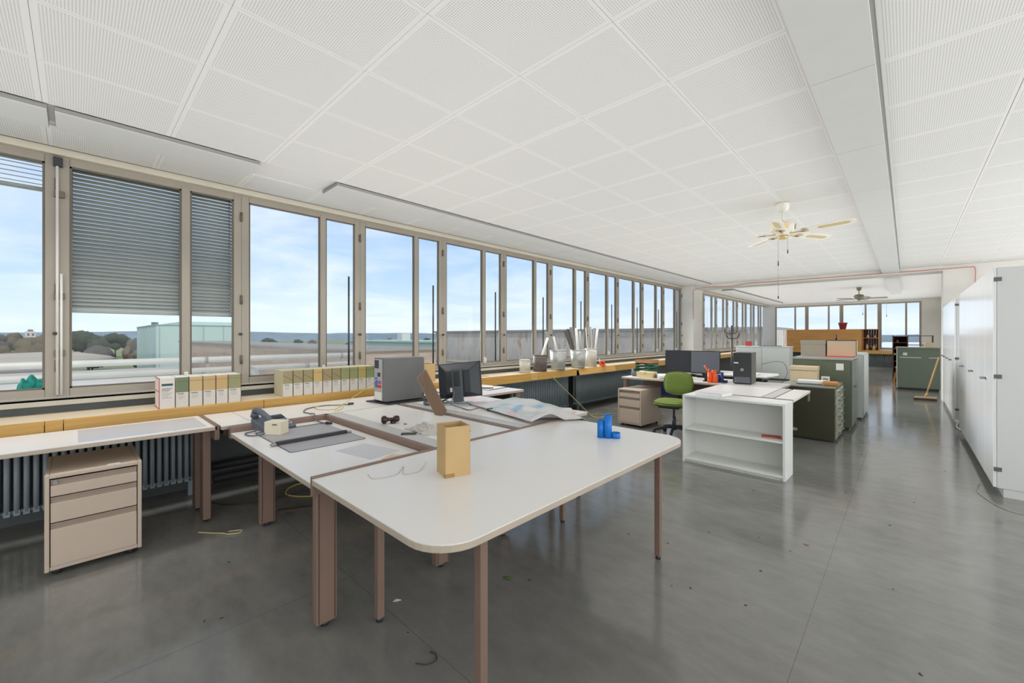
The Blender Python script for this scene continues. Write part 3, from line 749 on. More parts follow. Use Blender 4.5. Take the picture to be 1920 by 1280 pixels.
# ------------------------------------------------------------------ items on the ledge: archive files
olive_g = [(160, 146, 108), (196, 164, 104), (150, 150, 104), (120, 136, 96)]
lab_lines = mat('print_grey', (84, 82, 84), 0.8)
def file_box(label, loc, w, h, d, top_rgb, group, slant=False, red=False, dark=False):
    o = thing('magazine_file', label, 'file box', loc, group=group)
    # spine faces +X ; local origin at front left base ; width along +Y
    side = mat('file_side_white', (232, 226, 212), 0.7)
    col = mat('file_%d_%d_%d' % top_rgb, top_rgb, 0.7, var=0.04)
    Box(-d, 0.003, 0, -0.002, w - 0.003, h).build('carton', side if not dark else mat('file_kraft', (206, 196, 164), 0.7), o, 0.002)
    if red:
        sp = Box(-0.002, 0.004, 0.002, 0.0, w - 0.004, h - 0.002).build('spine', mat('spine_white', (222, 214, 206), 0.7), o)
        pk = mat('pink_edge', (196, 60, 84), 0.6)
        MB().box(-0.004, 0.0015, 0, 0.0012, 0.006, h).box(-d, 0.0008, h - 0.006, -0.002, 0.003, h + 0.0005).box(-d, 0.0008, h * 0.55, -0.002, 0.003, h * 0.55 + 0.005).box(-d, 0.0008, 0, -0.002, 0.003, 0.005).build('coloured_edge', pk, o)
        Box(0.0, 0.018, h * 0.74, 0.001, w - 0.016, h * 0.81).build('teal_print_bar', mat('teal_print', (30, 84, 84), 0.6), sp)
        for k in range(7): Box(0.0, 0.018, h * (0.64 - 0.05 * k), 0.0008, w - 0.02 - 0.012 * (k % 3), h * (0.64 - 0.05 * k) + 0.0045).build('print_line', lab_lines if k < 2 else mat('print_pale', (170, 164, 160), 0.8), sp)
        return o
    sp = Box(-0.002, 0.004, h * 0.5, 0.0, w - 0.004, h - 0.002).build('spine', col, o)
    lb = Box(-0.002, 0.004, 0.004, 0.0005, w - 0.004, h * 0.5 - 0.001).build('paper_label', mat('label_paper', (214, 208, 198), 0.7), o)
    Box(0.0005, 0.014, h * 0.445, 0.0012, w * 0.62, h * 0.465).build('print_line', lab_lines, lb)
    for k in range(4): Box(0.0005, 0.02, h * (0.40 - 0.04 * k), 0.001, w - 0.03 - 0.01 * (k % 2), h * (0.40 - 0.04 * k) + 0.003).build('print_line', mat('print_pale', (170, 164, 160), 0.8), lb)
    if slant:
        MB().prism([(0.004, h * 0.82), (w - 0.004, h * 0.60), (w - 0.004, h * 0.62), (0.004, h * 0.84)], 0, 0.0008, R(PI / 2, 'Z') @ R(PI / 2, 'X')).build('slant_cut', mat('file_cut_shadow', (110, 96, 66), 0.8), sp)
    else:
        Box(0, 0.004, h * 0.86, 0.0008, w - 0.004, h * 0.87).build('flap_line', mat('file_cut_shadow', (110, 96, 66), 0.8), sp)
    Box(-0.006, w - 0.0032, 0, 0.0002, w - 0.0005, h).build('dark_gap_edge', mat('file_edge_dark', (74, 60, 40), 0.8), o)
    return o
y = 0.46
cols1 = [None, (116, 130, 100), (202, 174, 126), (198, 168, 116), (200, 166, 116), (152, 150, 108)]
labs1 = ['white and pink printed archive file at the end of its row', 'archive file with a dark green spine next to the white one', 'archive file with tan spine right beside the dark green file', 'middle archive file of the three with tan spines', 'archive file with tan spine right beside the olive file', 'archive file with an olive spine closing the row of six']
ws = [0.105, 0.09, 0.095, 0.092, 0.09, 0.10]
for k in range(6):
    file_box(labs1[k], (-4.362, y, 0.81), ws[k], 0.25, 0.25, cols1[k] or (230, 220, 212), 'row of six archive files on the ledge', red=(k == 0)); y += ws[k]
y = 1.375
cols2 = [(160, 148, 112), (158, 146, 108), (156, 144, 108), (200, 170, 106), (160, 144, 104), (154, 142, 104), (150, 152, 104), (148, 152, 106), (180, 164, 96), (132, 146, 98)]
labs2 = ['first khaki archive file of the row of ten, its pale side showing', 'second khaki archive file of the row of ten', 'third khaki archive file, next to the tan one in the row of ten', 'tan archive file among khaki ones in the row of ten', 'khaki archive file just after the tan one', 'second khaki archive file after the tan one', 'first green-grey archive file of the row of ten', 'second green-grey archive file of the row of ten', 'mustard archive file near the computer tower', 'green archive file partly hidden by the computer tower']
for k in range(10):
    w = 0.094
    file_box(labs2[k], (-4.36, y, 0.81), w, 0.255, 0.26, cols2[k], 'row of ten archive files on the ledge', slant=(k in (0, 1, 2, 4, 5)), dark=True); y += w + 0.001
o = thing('cardboard_tray', 'low brown cardboard tray on the ledge behind the monitor', 'box', (-4.52, 2.9, 0.81))
MB().box(-0.11, 0, 0, 0.11, 0.30, 0.005).box(-0.11, 0, 0.005, -0.105, 0.3, 0.235).box(0.105, 0, 0.005, 0.11, 0.3, 0.235).box(-0.105, 0, 0.005, 0.105, 0.005, 0.235).box(-0.105, 0.295, 0.005, 0.105, 0.3, 0.235).build('carton', card_m, o, 0.001)
MB().box(-0.10, 0.01, 0.18, 0.10, 0.15, 0.185).build('inner_flap', card_dk, o)

# buckets, tins and paper tubes
def bucket(label, loc, r0, r1, h, m, name='bucket', rim=True, ribs=(), handle=False):
    o = thing(name, label, 'bucket', loc, random.uniform(0, 3))
    t = 0.003
    MB().lathe([(0, 0), (r0, 0), (r0 + (r1 - r0) * 0.98, h), (r1 - t, h), (r0 - t, 0.006), (0, 0.006)], 32).build('shell', m, o)
    if rim: MB().lathe([(r1 - 0.002, h - 0.008), (r1 + 0.004, h - 0.006), (r1 + 0.005, h), (r1 + 0.001, h + 0.004), (r1 - 0.005, h)], 32).build('rim', m, o)
    for z in ribs:
        rr = r0 + (r1 - r0) * z / h
        MB().lathe([(rr, z - 0.004), (rr + 0.003, z), (rr, z + 0.004)], 32).build('rib', m, o)
    if handle:
        pts = [(r1 * math.cos(a), r1 * 1.0 * math.sin(a) * 0.2, h - 0.02 + 0.0 * a) for a in [0]]
        MB().tube(smooth_curve([(r1 + 0.004, 0, h - 0.03), (r1 * 0.8, -r1 * 0.75, h - 0.06), (0, -r1 - 0.012, h - 0.09), (-r1 * 0.8, -r1 * 0.75, h - 0.06), (-r1 - 0.004, 0, h - 0.03)], 5), 0.0025, 6).build('bail', steel, o)
        for s in (-1, 1): MB().cyl((s * (r1 - 0.004), 0, h - 0.03), (s * (r1 + 0.006), 0, h - 0.03), 0.008, n=8).build('ear', steel, o)
    return o
LZ = 0.81
cream_tin = mat('tin_cream', (206, 200, 182), 0.5, var=0.08, scale=20)
b0 = bucket('small cream tin can, first in the line on the ledge', (-4.45, 4.98, LZ), 0.088, 0.088, 0.21, cream_tin, 'tin_can', ribs=(0.03, 0.18))
MB().cyl((0.10, 0.0, 0.205), (0.165, 0.0, 0.205), 0.004, n=6).build('spout_wire', steel, b0)
b1 = bucket('dark brown bucket holding one white paper tube', (-4.45, 5.36, LZ), 0.112, 0.122, 0.275, mat('bucket_brown', (104, 92, 88), 0.6, var=0.12), ribs=(0.06, 0.22))
b2 = bucket('galvanised bucket with two flat strips beside the dark bucket', (-4.42, 5.82, LZ), 0.118, 0.146, 0.345, galv, handle=True, ribs=(0.03,))
b3 = bucket('galvanised bucket full of grey strips over the ledge gap', (-4.44, 6.46, LZ), 0.120, 0.146, 0.335, galv, handle=True, ribs=(0.03,))
b4 = bucket('white enamel bucket full of pale tubes', (-4.46, 6.92, LZ), 0.112, 0.118, 0.35, mat('enamel_white', (214, 208, 196), 0.45, var=0.08), handle=True)
def stick(label, p, q, r, m, flat=False, name='paper_tube', cat='tube', group=None):
    o = thing(name, label, cat, p, group=group)
    d = Vector(q) - Vector(p)
    if flat:
        M = d.to_track_quat('Z', 'Y').to_matrix().to_4x4()
        MB().box(-r * 1.7, -0.006, 0, r * 1.7, 0.006, d.length, M).build('strip', m, o, 0.001)
    else:
        M = d.to_track_quat('Z', 'Y').to_matrix().to_4x4()
        MB().lathe([(r * 0.8, 0), (r, 0), (r, d.length), (r * 0.8, d.length), (r * 0.8, 0.0)], 14, M).build('tube', m, o)
        MB().cyl(d * 0.97, d * 0.985, r * 0.8, n=12).build('end_plug', mat('tube_inside', (120, 116, 110), 0.7), o)
    return o
pt = mat('tube_paper', (222, 220, 214), 0.6, var=0.05); pt2 = mat('tube_grey', (168, 166, 162), 0.55, var=0.08); pt3 = mat('strip_dark', (120, 116, 112), 0.55, var=0.08)
stick('single white paper tube leaning in the dark brown bucket', (-4.47, 5.33, LZ + 0.02), (-4.40, 5.50, LZ + 0.56), 0.02, pt)
stick('grey flat strip leaning towards the dark bucket', (-4.42, 5.86, LZ + 0.015), (-4.47, 5.55, LZ + 0.66), 0.022, pt2, True, 'flat_strip', 'strip')
stick('pale tube in the galvanised bucket leaning towards the dark bucket', (-4.36, 5.80, LZ + 0.015), (-4.38, 5.64, LZ + 0.58), 0.016, pt)
def inb(t, f, k):
    lim = 0.085
    return max(-lim, min(lim, ((0.10 if t > 0 else -0.10) - t * f) / (1 - f) if abs(t) > 0.12 else 0.02 * k - 0.05))
st = 'strips in the galvanised bucket over the ledge gap'
for k, (dx, dy, hz, m, fl) in enumerate(((-0.06, -0.33, 0.70, pt3, True), (-0.05, -0.26, 0.72, pt3, True), (-0.03, -0.19, 0.755, pt2, True), (0.02, -0.09, 0.72, pt, False), (-0.02, -0.04, 0.74, pt, True), (0.04, 0.0, 0.69, pt2, False))):
    lab = ['darkest flat strip fanning from the crowded galvanised bucket', 'dark flat strip in the crowded galvanised bucket', 'tall grey flat strip in the crowded galvanised bucket', 'pale round tube in the crowded galvanised bucket', 'pale flat strip in the crowded galvanised bucket', 'grey round tube in the crowded galvanised bucket'][k]
    stick(lab, (-4.44 + dx * 0.3 + 0.012 * (k - 2.5), 6.46 + inb(dy, 0.335 / hz, k), LZ + 0.015), (-4.44 + dx, 6.46 + dy, LZ + hz), 0.02, m, fl, 'flat_strip' if fl else 'paper_tube', 'strip' if fl else 'tube', st)
for k, (dx, dy, hz, m, fl) in enumerate(((-0.05, -0.10, 0.76, pt2, True), (0.0, -0.04, 0.77, pt3, True), (-0.03, 0.02, 0.77, pt, True), (0.03, 0.08, 0.75, pt3, True), (0.06, 0.15, 0.73, pt, False), (0.02, 0.20, 0.72, pt2, True))):
    lab = ['grey strip leaning back in the white enamel bucket', 'first dark strip in the white enamel bucket', 'pale strip in the middle of the white enamel bucket', 'second dark strip in the white enamel bucket', 'round pale tube in the white enamel bucket', 'grey strip leaning furthest out of the white enamel bucket'][k]
    stick(lab, (-4.46 + dx * 0.5 - 0.01 * (k - 2.5), 6.92 + inb(dy, 0.35 / hz, k), LZ + 0.015), (-4.46 + dx, 6.92 + dy, LZ + hz), 0.018, m, fl, 'flat_strip' if fl else 'paper_tube', 'strip' if fl else 'tube', 'tubes in the white enamel bucket')
o = thing('tape_dispenser', 'small orange tape dispenser on the ledge after the buckets', 'dispenser', (-4.36, 7.18, LZ), 0.4)
MB().lathe([(0.022, -0.02), (0.055, -0.02), (0.055, 0.02), (0.022, 0.02), (0.022, -0.02)], 20, T(0, 0, 0.055) @ R(PI / 2, 'X')).build('tape_roll', orange_pl, o)
Box(-0.06, -0.03, 0, 0.07, 0.03, 0.018).build('base', orange_pl, o, 0.003); MB().cyl((-0.05, 0, 0.01), (-0.06, 0, 0.14), 0.006, n=8).build('nozzle', white_paint, o)
o = tag(MB().lathe([(0, 0), (0.05, 0), (0.055, 0.008), (0.045, 0.014), (0, 0.014)], 18).build('small_dish', mat('dish_tan', (196, 184, 160), 0.6), None, loc=(-4.5, 4.16, LZ)), 'tiny flat tan dish lying alone on the ledge', 'dish')

# ------------------------------------------------------------------ items on the near desks
tag(Box(-0.245, -0.62, 0, 0.245, 0.03, 0.0015).build('desk_blotter', mat('blotter_grey', (198, 200, 206), 0.25), None, loc=(-3.955, 0.63, H)), 'long pale grey blotter sheet on the window desk', 'blotter')
Z2 = 0.705
# telephone
ph = thing('telephone', 'grey office telephone with lifted-back handset on the lowered desk', 'telephone', (-3.46, 1.03, Z2), math.radians(100))
ph.scale = (1.12, 1.12, 1.12)
gdark = mat('phone_grey', (92, 98, 106), 0.45)
MB().prism([(-0.10, 0.0), (0.10, 0.0), (0.10, 0.075), (-0.06, 0.03), (-0.10, 0.02)], -0.10, 0.10, R(PI / 2, 'Z') @ R(PI / 2, 'X')).build('base', gdark, ph, 0.006)
Ms = T(0, 0.0, 0.0) @ R(math.radians(15), 'X')
kp = MB().box(-0.02, -0.055, 0.043, 0.09, 0.03, 0.049, Ms).build('key_plate', mat('phone_light', (196, 200, 206), 0.4), ph)
kb = MB()
f0 = None
for i in range(4):
    for j in range(5):
        k_ = MB().box(-0.012 + 0.02 * j, -0.048 + 0.019 * i, 0.049, 0.002 + 0.02 * j, -0.036 + 0.019 * i, 0.053, Ms).build('key', gdark, kp)
MB().box(-0.01, 0.042, 0.045, 0.085, 0.085, 0.051, Ms).build('display', black_pl, ph)
hs = MB().tube(smooth_curve([(-0.075, -0.10, 0.055), (-0.075, -0.085, 0.085), (-0.075, -0.03, 0.105), (-0.075, 0.03, 0.122), (-0.075, 0.085, 0.125), (-0.075, 0.10, 0.105)], 5), 0.019, 10).build('handset', gdark, ph)
MB().cyl((-0.075, -0.10, 0.035), (-0.075, -0.09, 0.065), 0.026, 0.022, n=14).cyl((-0.075, 0.10, 0.08), (-0.075, 0.09, 0.11), 0.026, 0.022, n=14).build('handset_cups', gdark, hs)
MB().tube(smooth_curve([(-0.09, -0.10, 0.05), (-0.14, -0.16, 0.012), (-0.20, -0.12, 0.006), (-0.19, -0.03, 0.006), (-0.12, -0.02, 0.008)], 6), 0.004, 6).build('handset_cord', gdark, ph)
cb = tag(Box(-0.06, -0.05, 0, 0.06, 0.05, 0.095).build('adapter_box', mat('cream_box', (226, 216, 192), 0.5), None, 0.006, (-3.25, 0.985, Z2), (0, 0, math.radians(40))), 'small cream plastic box in front of the telephone', 'box')
Box(0.0, -0.0506, 0.07, 0.035, -0.05, 0.08).build('print_mark', mat('print_olive', (120, 116, 84), 0.7), cb)
pad = tag(MB().prism(rrect(-0.33, -0.235, 0.36, 0.235, 0.02, 4), 0, 0.003).build('desk_pad', mat('desk_pad_grey', (168, 166, 168), 0.4, var=0.05), None, loc=(-3.02, 1.12, Z2)), 'dark grey desk pad on the lowered desk', 'desk pad')
MB().prism(rrect(-0.366, -0.241, 0.366, 0.241, 0.022, 4), 0, 0.0022).build('pad_border', mat('pad_edge', (88, 88, 94), 0.5), pad)
o = thing('rail_bar', 'black bar with metal ends lying across the desk pad', 'bar', (-2.90, 1.10, Z2 + 0.003), math.radians(91))
Box(-0.225, -0.014, 0, 0.235, 0.014, 0.022).build('bar', mat('bar_black', (46, 44, 48), 0.45), o, 0.003)
for s in (-0.24, 0.25): Box(s - 0.016, -0.018, 0, s + 0.016, 0.018, 0.012).build('end_cap', steel, o, 0.003)
tag(MB().prism([(-0.17, -0.10), (0.16, -0.12), (0.17, 0.10), (-0.15, 0.11)], 0, 0.0012).build('paper_sheet', mat('sheet_grey', (206, 206, 210), 0.5), None, loc=(-2.37, 1.22, Z2), rot=(0, 0, 0.25)), 'thin grey translucent sheet lying near the table seam', 'paper')
tag(MB().prism([(-0.035, -0.05), (0.03, -0.045), (0.04, 0.05), (-0.03, 0.055)], 0, 0.004).build('tag_card', card_lt, None, loc=(-2.14, 1.25, Z2), rot=(0, 0, 0.5)), 'small beige card tag beside the grey sheet', 'card')
# cables
def cable(name, label, pts, r, m, k=6, plug=None):
    o = thing(name, label, 'cable', pts[0])
    p0 = Vector(pts[0])
    MB().tube(smooth_curve([Vector(p) - p0 for p in pts], k), r, 6).build('cord', m, o)
    for q, d in (plug or []):
        q = Vector(q) - p0; d = Vector(d).normalized()
        MB().cyl(q, q + d * 0.05, 0.012, 0.009, n=8).build('plug', dark_met, o)
    return o
zc = H + 0.005
cable('power_cable', 'grey power cable looping from the window desk to the lowered desk', [(-3.88, 1.80, zc), (-3.98, 1.62, zc), (-3.93, 1.45, zc), (-3.78, 1.36, zc), (-3.66, 1.37, zc), (-3.55, 1.36, zc + 0.012), (-3.48, 1.34, Z2 + 0.02), (-3.36, 1.34, Z2 + 0.012), (-3.31, 1.36, Z2 + 0.012)], 0.005, cable_gr, 7, [((-3.31, 1.36, Z2 + 0.013), (1, 0.5, 0)), ((-3.88, 1.80, zc + 0.006), (0.2, 1, 0))])
cable('network_cable', 'pale yellow cable coiled in front of the khaki files', [(-3.74, 2.02, 0.98), (-3.92, 1.97, 0.86), (-3.99, 1.86, H + 0.03), (-3.86, 1.72, zc), (-3.72, 1.60, zc), (-3.80, 1.50, zc), (-3.95, 1.52, zc), (-3.98, 1.65, zc), (-3.85, 1.72, zc + 0.01), (-3.70, 1.66, zc), (-3.62, 1.56, zc)], 0.0035, cable_ye, 7)
cable('thin_wire', 'thin curled pale wire on the cream table next to the cardboard box', [(-1.86, 0.96, H + 0.002), (-1.78, 0.95, H + 0.002), (-1.76, 1.05, H + 0.002), (-1.84, 1.14, H + 0.002), (-1.74, 1.08, H + 0.003), (-1.72, 1.15, H + 0.002), (-1.80, 1.25, H + 0.01)], 0.0013, mat('wire_pale', (190, 184, 170), 0.5), 8)
# cardboard upright box
o = thing('cardboard_box', 'tall open-topped tan cardboard box on the cream table', 'box', (-1.59, 1.26, H), math.radians(-18))
w, d, h, t = 0.125, 0.125, 0.235, 0.004
MB().box(-w / 2, -d / 2, 0.0, w / 2, -d / 2 + t, h).box(-w / 2, d / 2 - t, 0, w / 2, d / 2, h).box(-w / 2, -d / 2 + t, 0, -w / 2 + t, d / 2 - t, h).box(w / 2 - t, -d / 2 + t, 0, w / 2, d / 2 - t, h).box(-w / 2 + t, -d / 2 + t, 0.03, w / 2 - t, d / 2 - t, 0.034).build('carton', card_m, o, 0.001)
MB().box(-w / 2 + t, -d / 2 + t, h - 0.05, 0.0, d / 2 - t, h - 0.047).box(0.0, 0.0, h - 0.03, w / 2 - t, d / 2 - t, h - 0.027).build('inner_flap', card_dk, o)
MB().box(w / 2 + 0.0001, -d / 2 - 0.0008, 0.0, w / 2 + 0.0008, -d / 2 + 0.045, 0.018).box(w / 2 - 0.02, -d / 2 - 0.0008, 0.0, w / 2 + 0.0001, -d / 2 - 0.0001, 0.014).build('finger_slot', card_dk, o)
o = thing('document_holder', 'blue plastic pen holder of three joined tubes', 'pen holder', (-1.42, 2.38, H), math.radians(35))
def pen_holder(o, m, s=1.0):
    for (x, y, r, h) in ((-0.033, 0.0, 0.022, 0.115), (0.012, -0.005, 0.026, 0.15), (0.062, 0.0, 0.03, 0.035)):
        MB().lathe([(0, 0), (r * s, 0), (r * s, h * s), (r * s - 0.003, h * s), (r * s - 0.003, 0.005), (0, 0.005)], 20, T(x * s, y * s, 0)).build('cup', m, o)
    Box(-0.03 * s, -0.006, 0, 0.06 * s, 0.006, 0.03 * s).build('web', m, o)
pen_holder(o, blue_pl)
o = thing('document_holder', 'red plastic pen holder of three joined tubes', 'pen holder', (-3.83, 3.30, H), math.radians(35)); pen_holder(o, red_pl, 1.25)
# desk B items
o = thing('door_knob', 'dark brass double door knob lying on the desk', 'knob', (-2.83, 1.64, H), math.radians(70))
kn = mat('knob_dark', (66, 52, 44), 0.3, 0.6)
MB().lathe([(0, 0), (0.02, 0), (0.03, 0.012), (0.03, 0.03), (0.018, 0.04), (0.012, 0.06), (0.012, 0.085), (0.022, 0.095), (0.026, 0.11), (0.02, 0.13), (0, 0.133)], 20, T(-0.065, 0, 0.032) @ R(PI / 2, 'Y')).build('knob', kn, o)
MB().lathe([(0, 0), (0.02, 0.0), (0.022, 0.02), (0, 0.022)], 16, T(0.02, 0, 0.0)).build('rosette', kn, o)
def crumple(name, label, cat, loc, rx, ry, hz, m, seed, n=22, plateau=False):
    mb = MB(); r = random.Random(seed)
    for i in range(n + 1):
        for j in range(n + 1):
            u, v = i / n * 2 - 1, j / n * 2 - 1
            q = mnoise.noise(Vector((u * 2.1 + seed, v * 2.1, 0.3))); q2 = mnoise.noise(Vector((u * 5 + seed, v * 5, 4.3)))
            e = max(0.0, 1 - (u * u + v * v) * 0.8)
            if plateau: e = min(1.0, 4 * (1 - max(abs(u), abs(v))))
            mb.v.append((rx * u * (1 + 0.25 * q), ry * v * (1 + 0.25 * q2), 0.002 + hz * e * (0.5 + 0.9 * abs(q) + 0.5 * abs(q2))))
    for i in range(n):
        for j in range(n):
            a = i * (n + 1) + j
            mb.f.append((a, a + n + 1, a + n + 2, a + 1)); mb.sm.append(False)
    o = mb.build(name, m, None, loc=loc)
    so = o.modifiers.new('solid', 'SOLIDIFY'); so.thickness = 0.0015
    return tag(o, label, cat)
plastic = bpy.data.materials.new('clear_plastic'); plastic.use_nodes = True
pb = plastic.node_tree.nodes['Principled BSDF']; pb.inputs['Base Color'].default_value = (0.62, 0.58, 0.53, 1); pb.inputs['Roughness'].default_value = 0.25; pb.inputs['Alpha'].default_value = 0.8
crumple('plastic_bag', 'crumpled clear plastic bag on the desk beside the cardboard box', 'bag', (-2.43, 1.69, H), 0.15, 0.09, 0.05, plastic, 3)
tag(Box(-0.05, -0.02, 0, 0.05, 0.02, 0.008).build('black_clip', dark_met, None, 0.003, (-2.43, 1.545, H + 0.0005), (0, 0, 0.9)), 'flat black clip beside the crumpled plastic bag', 'clip')
bits = mat('rust_bits', (132, 84, 62), 0.7)
for k, (x, y) in enumerate(((-2.72, 1.70), (-2.20, 1.88))):
    tag(MB().prism([(-0.012, -0.008), (0.01, -0.01), (0.014, 0.006), (-0.004, 0.01)], 0, 0.006).build('rust_chip', bits, None, loc=(x, y, H)), ['tiny rusty chip beside the door knob', 'tiny rusty chip behind the plastic bag'][k], 'chip')
# PC tower (rear open) on black mat
tag(MB().prism([(-0.16, -0.30), (0.20, -0.27), (0.24, 0.30), (-0.12, 0.30)], 0, 0.012).build('rubber_mat', mat('mat_black', (52, 52, 54), 0.6), None, 0.003, (-3.80, 2.32, H), (0, 0, 0.05)), 'thin black mat under the grey computer tower', 'mat')
o = thing('computer_tower', 'grey computer tower on the window desk with its ports facing out', 'computer', (-3.76, 2.26, H + 0.012), math.radians(-1))
twg = mat('tower_grey', (112, 112, 110), 0.5, var=0.04)
# local: rear panel faces -Y (narrow), big side faces +X
Box(-0.095, -0.20, 0.01, 0.075, 0.25, 0.425).build('chassis', mat('tower_zinc', (150, 152, 154), 0.4, 0.4), o, 0.004)
MB().prism(rrect(-0.205, 0.008, 0.255, 0.432, 0.025, 5), 0, 0.022, T(0.076, 0, 0) @ R(PI / 2, 'Z') @ R(PI / 2, 'X')).build('side_panel', twg, o, 0.003)
MB().box(-0.098, -0.2, 0.426, 0.076, 0.25, 0.432).box(-0.1, -0.2, 0.0, -0.096, 0.25, 0.43).build('outer_shell', twg, o)
rp = Box(-0.09, -0.206, 0.02, 0.07, -0.2005, 0.42).build('rear_panel', mat('rear_zinc', (186, 188, 190), 0.4, 0.3), o)
for (a, b, c, d_, m) in ((-0.08, 0.02, 0.06, 0.10, white_paint), (-0.08, 0.33, 0.0, 0.41, dark_met), (-0.07, 0.14, -0.03, 0.24, blue_pl), (-0.02, 0.14, 0.05, 0.17, red_pl), (-0.02, 0.18, 0.05, 0.21, mat('port_magenta', (170, 90, 150), 0.5)), (-0.02, 0.25, 0.03, 0.29, dark_met)):
    Box(a, -0.2085, b, c, -0.2062, d_).build('port', m, rp)
# tangle of cables beside tower
r = random.Random(5)
for k in range(5):
    cx, cy = -3.36 + 0.05 * r.uniform(-1, 1), 2.42 + 0.06 * r.uniform(-1, 1)
    pts = []
    for i in range(9):
        a = i * 1.3 + k; rr = 0.07 + 0.10 * r.random()
        pts.append((cx + rr * math.cos(a), cy + rr * 0.8 * math.sin(a), H + 0.012 + 0.014 * k * r.random() + (0.13 * math.exp(-((i - 4) / 1.3) ** 2) if k == 0 else 0)))
    cable('power_cable', 'dark cable of the tangle between computer tower and monitor', pts, 0.0045, cable_gr if k % 2 else mat('cable_dark', (58, 58, 60), 0.5), 6)['group'] = 'cable tangle between tower and monitor'
# monitor seen from behind
o = thing('monitor', 'black computer monitor turned away, on the sheet-covered desk', 'monitor', (-3.17, 2.58, H), math.radians(35))
Mt = T(0, 0, 0.22) @ R(math.radians(-9), 'X') @ R(math.radians(-6), 'Y')
MB().box(-0.215, 0.03, -0.155, 0.215, 0.055, 0.185, Mt).build('screen_bezel', black_pl, o, 0.005)
bk = MB(); b0_ = len(bk.v)
for (hw, z0, z1, y) in ((0.208, -0.15, 0.18, 0.03), (0.12, -0.12, 0.10, -0.03)):
    for (x, z) in ((-hw, z0), (hw, z0), (hw, z1), (-hw, z1)): bk.v.append(tuple(Mt @ Vector((x, y, z))))
for i in range(4): bk.f.append((i, (i + 1) % 4, 4 + (i + 1) % 4, 4 + i)); bk.sm.append(False)
bk.f.append((4, 5, 6, 7)); bk.sm.append(False); bk.f.append((3, 2, 1, 0)); bk.sm.append(False)
bk.build('rear_shell', mat('monitor_rear', (44, 48, 54), 0.4), o, 0.006)
MB().box(-0.05, -0.075, -0.2, 0.05, -0.03, 0.12, Mt).build('stand_neck', mat('stand_grey', (74, 80, 86), 0.5), o, 0.008)
MB().box(-0.03, -0.085, -0.05, 0.03, -0.075, 0.09, Mt).build('stand_slot', black_pl, o, 0.004)
MB().prism(rrect(-0.13, -0.12, 0.13, 0.09, 0.04, 5), 0, 0.014).build('stand_base', mat('stand_silver', (170, 172, 172), 0.45), o, 0.003)
MB().box(-0.08, -0.045, -0.10, -0.045, -0.03, -0.06, Mt).build('cable_plug', white_paint, o)
cable('monitor_cable', 'dark cable hanging from the back of the monitor', [(-3.10, 2.47, 0.88), (-3.04, 2.40, 0.82), (-3.02, 2.36, H + 0.04), (-2.94, 2.42, H + 0.008), (-2.80, 2.40, H + 0.008), (-2.72, 2.46, H + 0.03), (-2.68, 2.5, H + 0.012)], 0.0045, cable_gr, 6, [((-2.68, 2.5, H + 0.013), (0.5, 0.6, 0.1))])
# leaning plank
o = thing('wooden_plank', 'brown plank leaning against the monitor', 'plank', (-2.78, 2.09, H))
P0 = Vector((0, 0, 0.0)); P1 = Vector((-0.43, 0.09, 0.315))
zz_ = (P1 - P0).normalized(); xx_ = Vector((2.78, -2.09, 0.5)).normalized().cross(zz_).normalized(); yy_ = zz_.cross(xx_)
M = Matrix((xx_, yy_, zz_)).transposed().to_4x4(); ang = R(math.radians(-28), 'Z')
MB().box(-0.055, -0.009, 0.012, 0.055, 0.009, (P1 - P0).length, M @ ang).build('board', mat('plank_brown', (124, 98, 76), 0.5, var=0.12, scale=4, stretch=(8, 8, 0.6)), o, 0.002)
MB().box(-0.0555, -0.0095, (P1 - P0).length, 0.0555, 0.0095, (P1 - P0).length + 0.002, M @ ang).box(0.0551, -0.009, 0.014, 0.0565, 0.009, (P1 - P0).length, M @ ang).build('edge_strip', desk_edge, o)
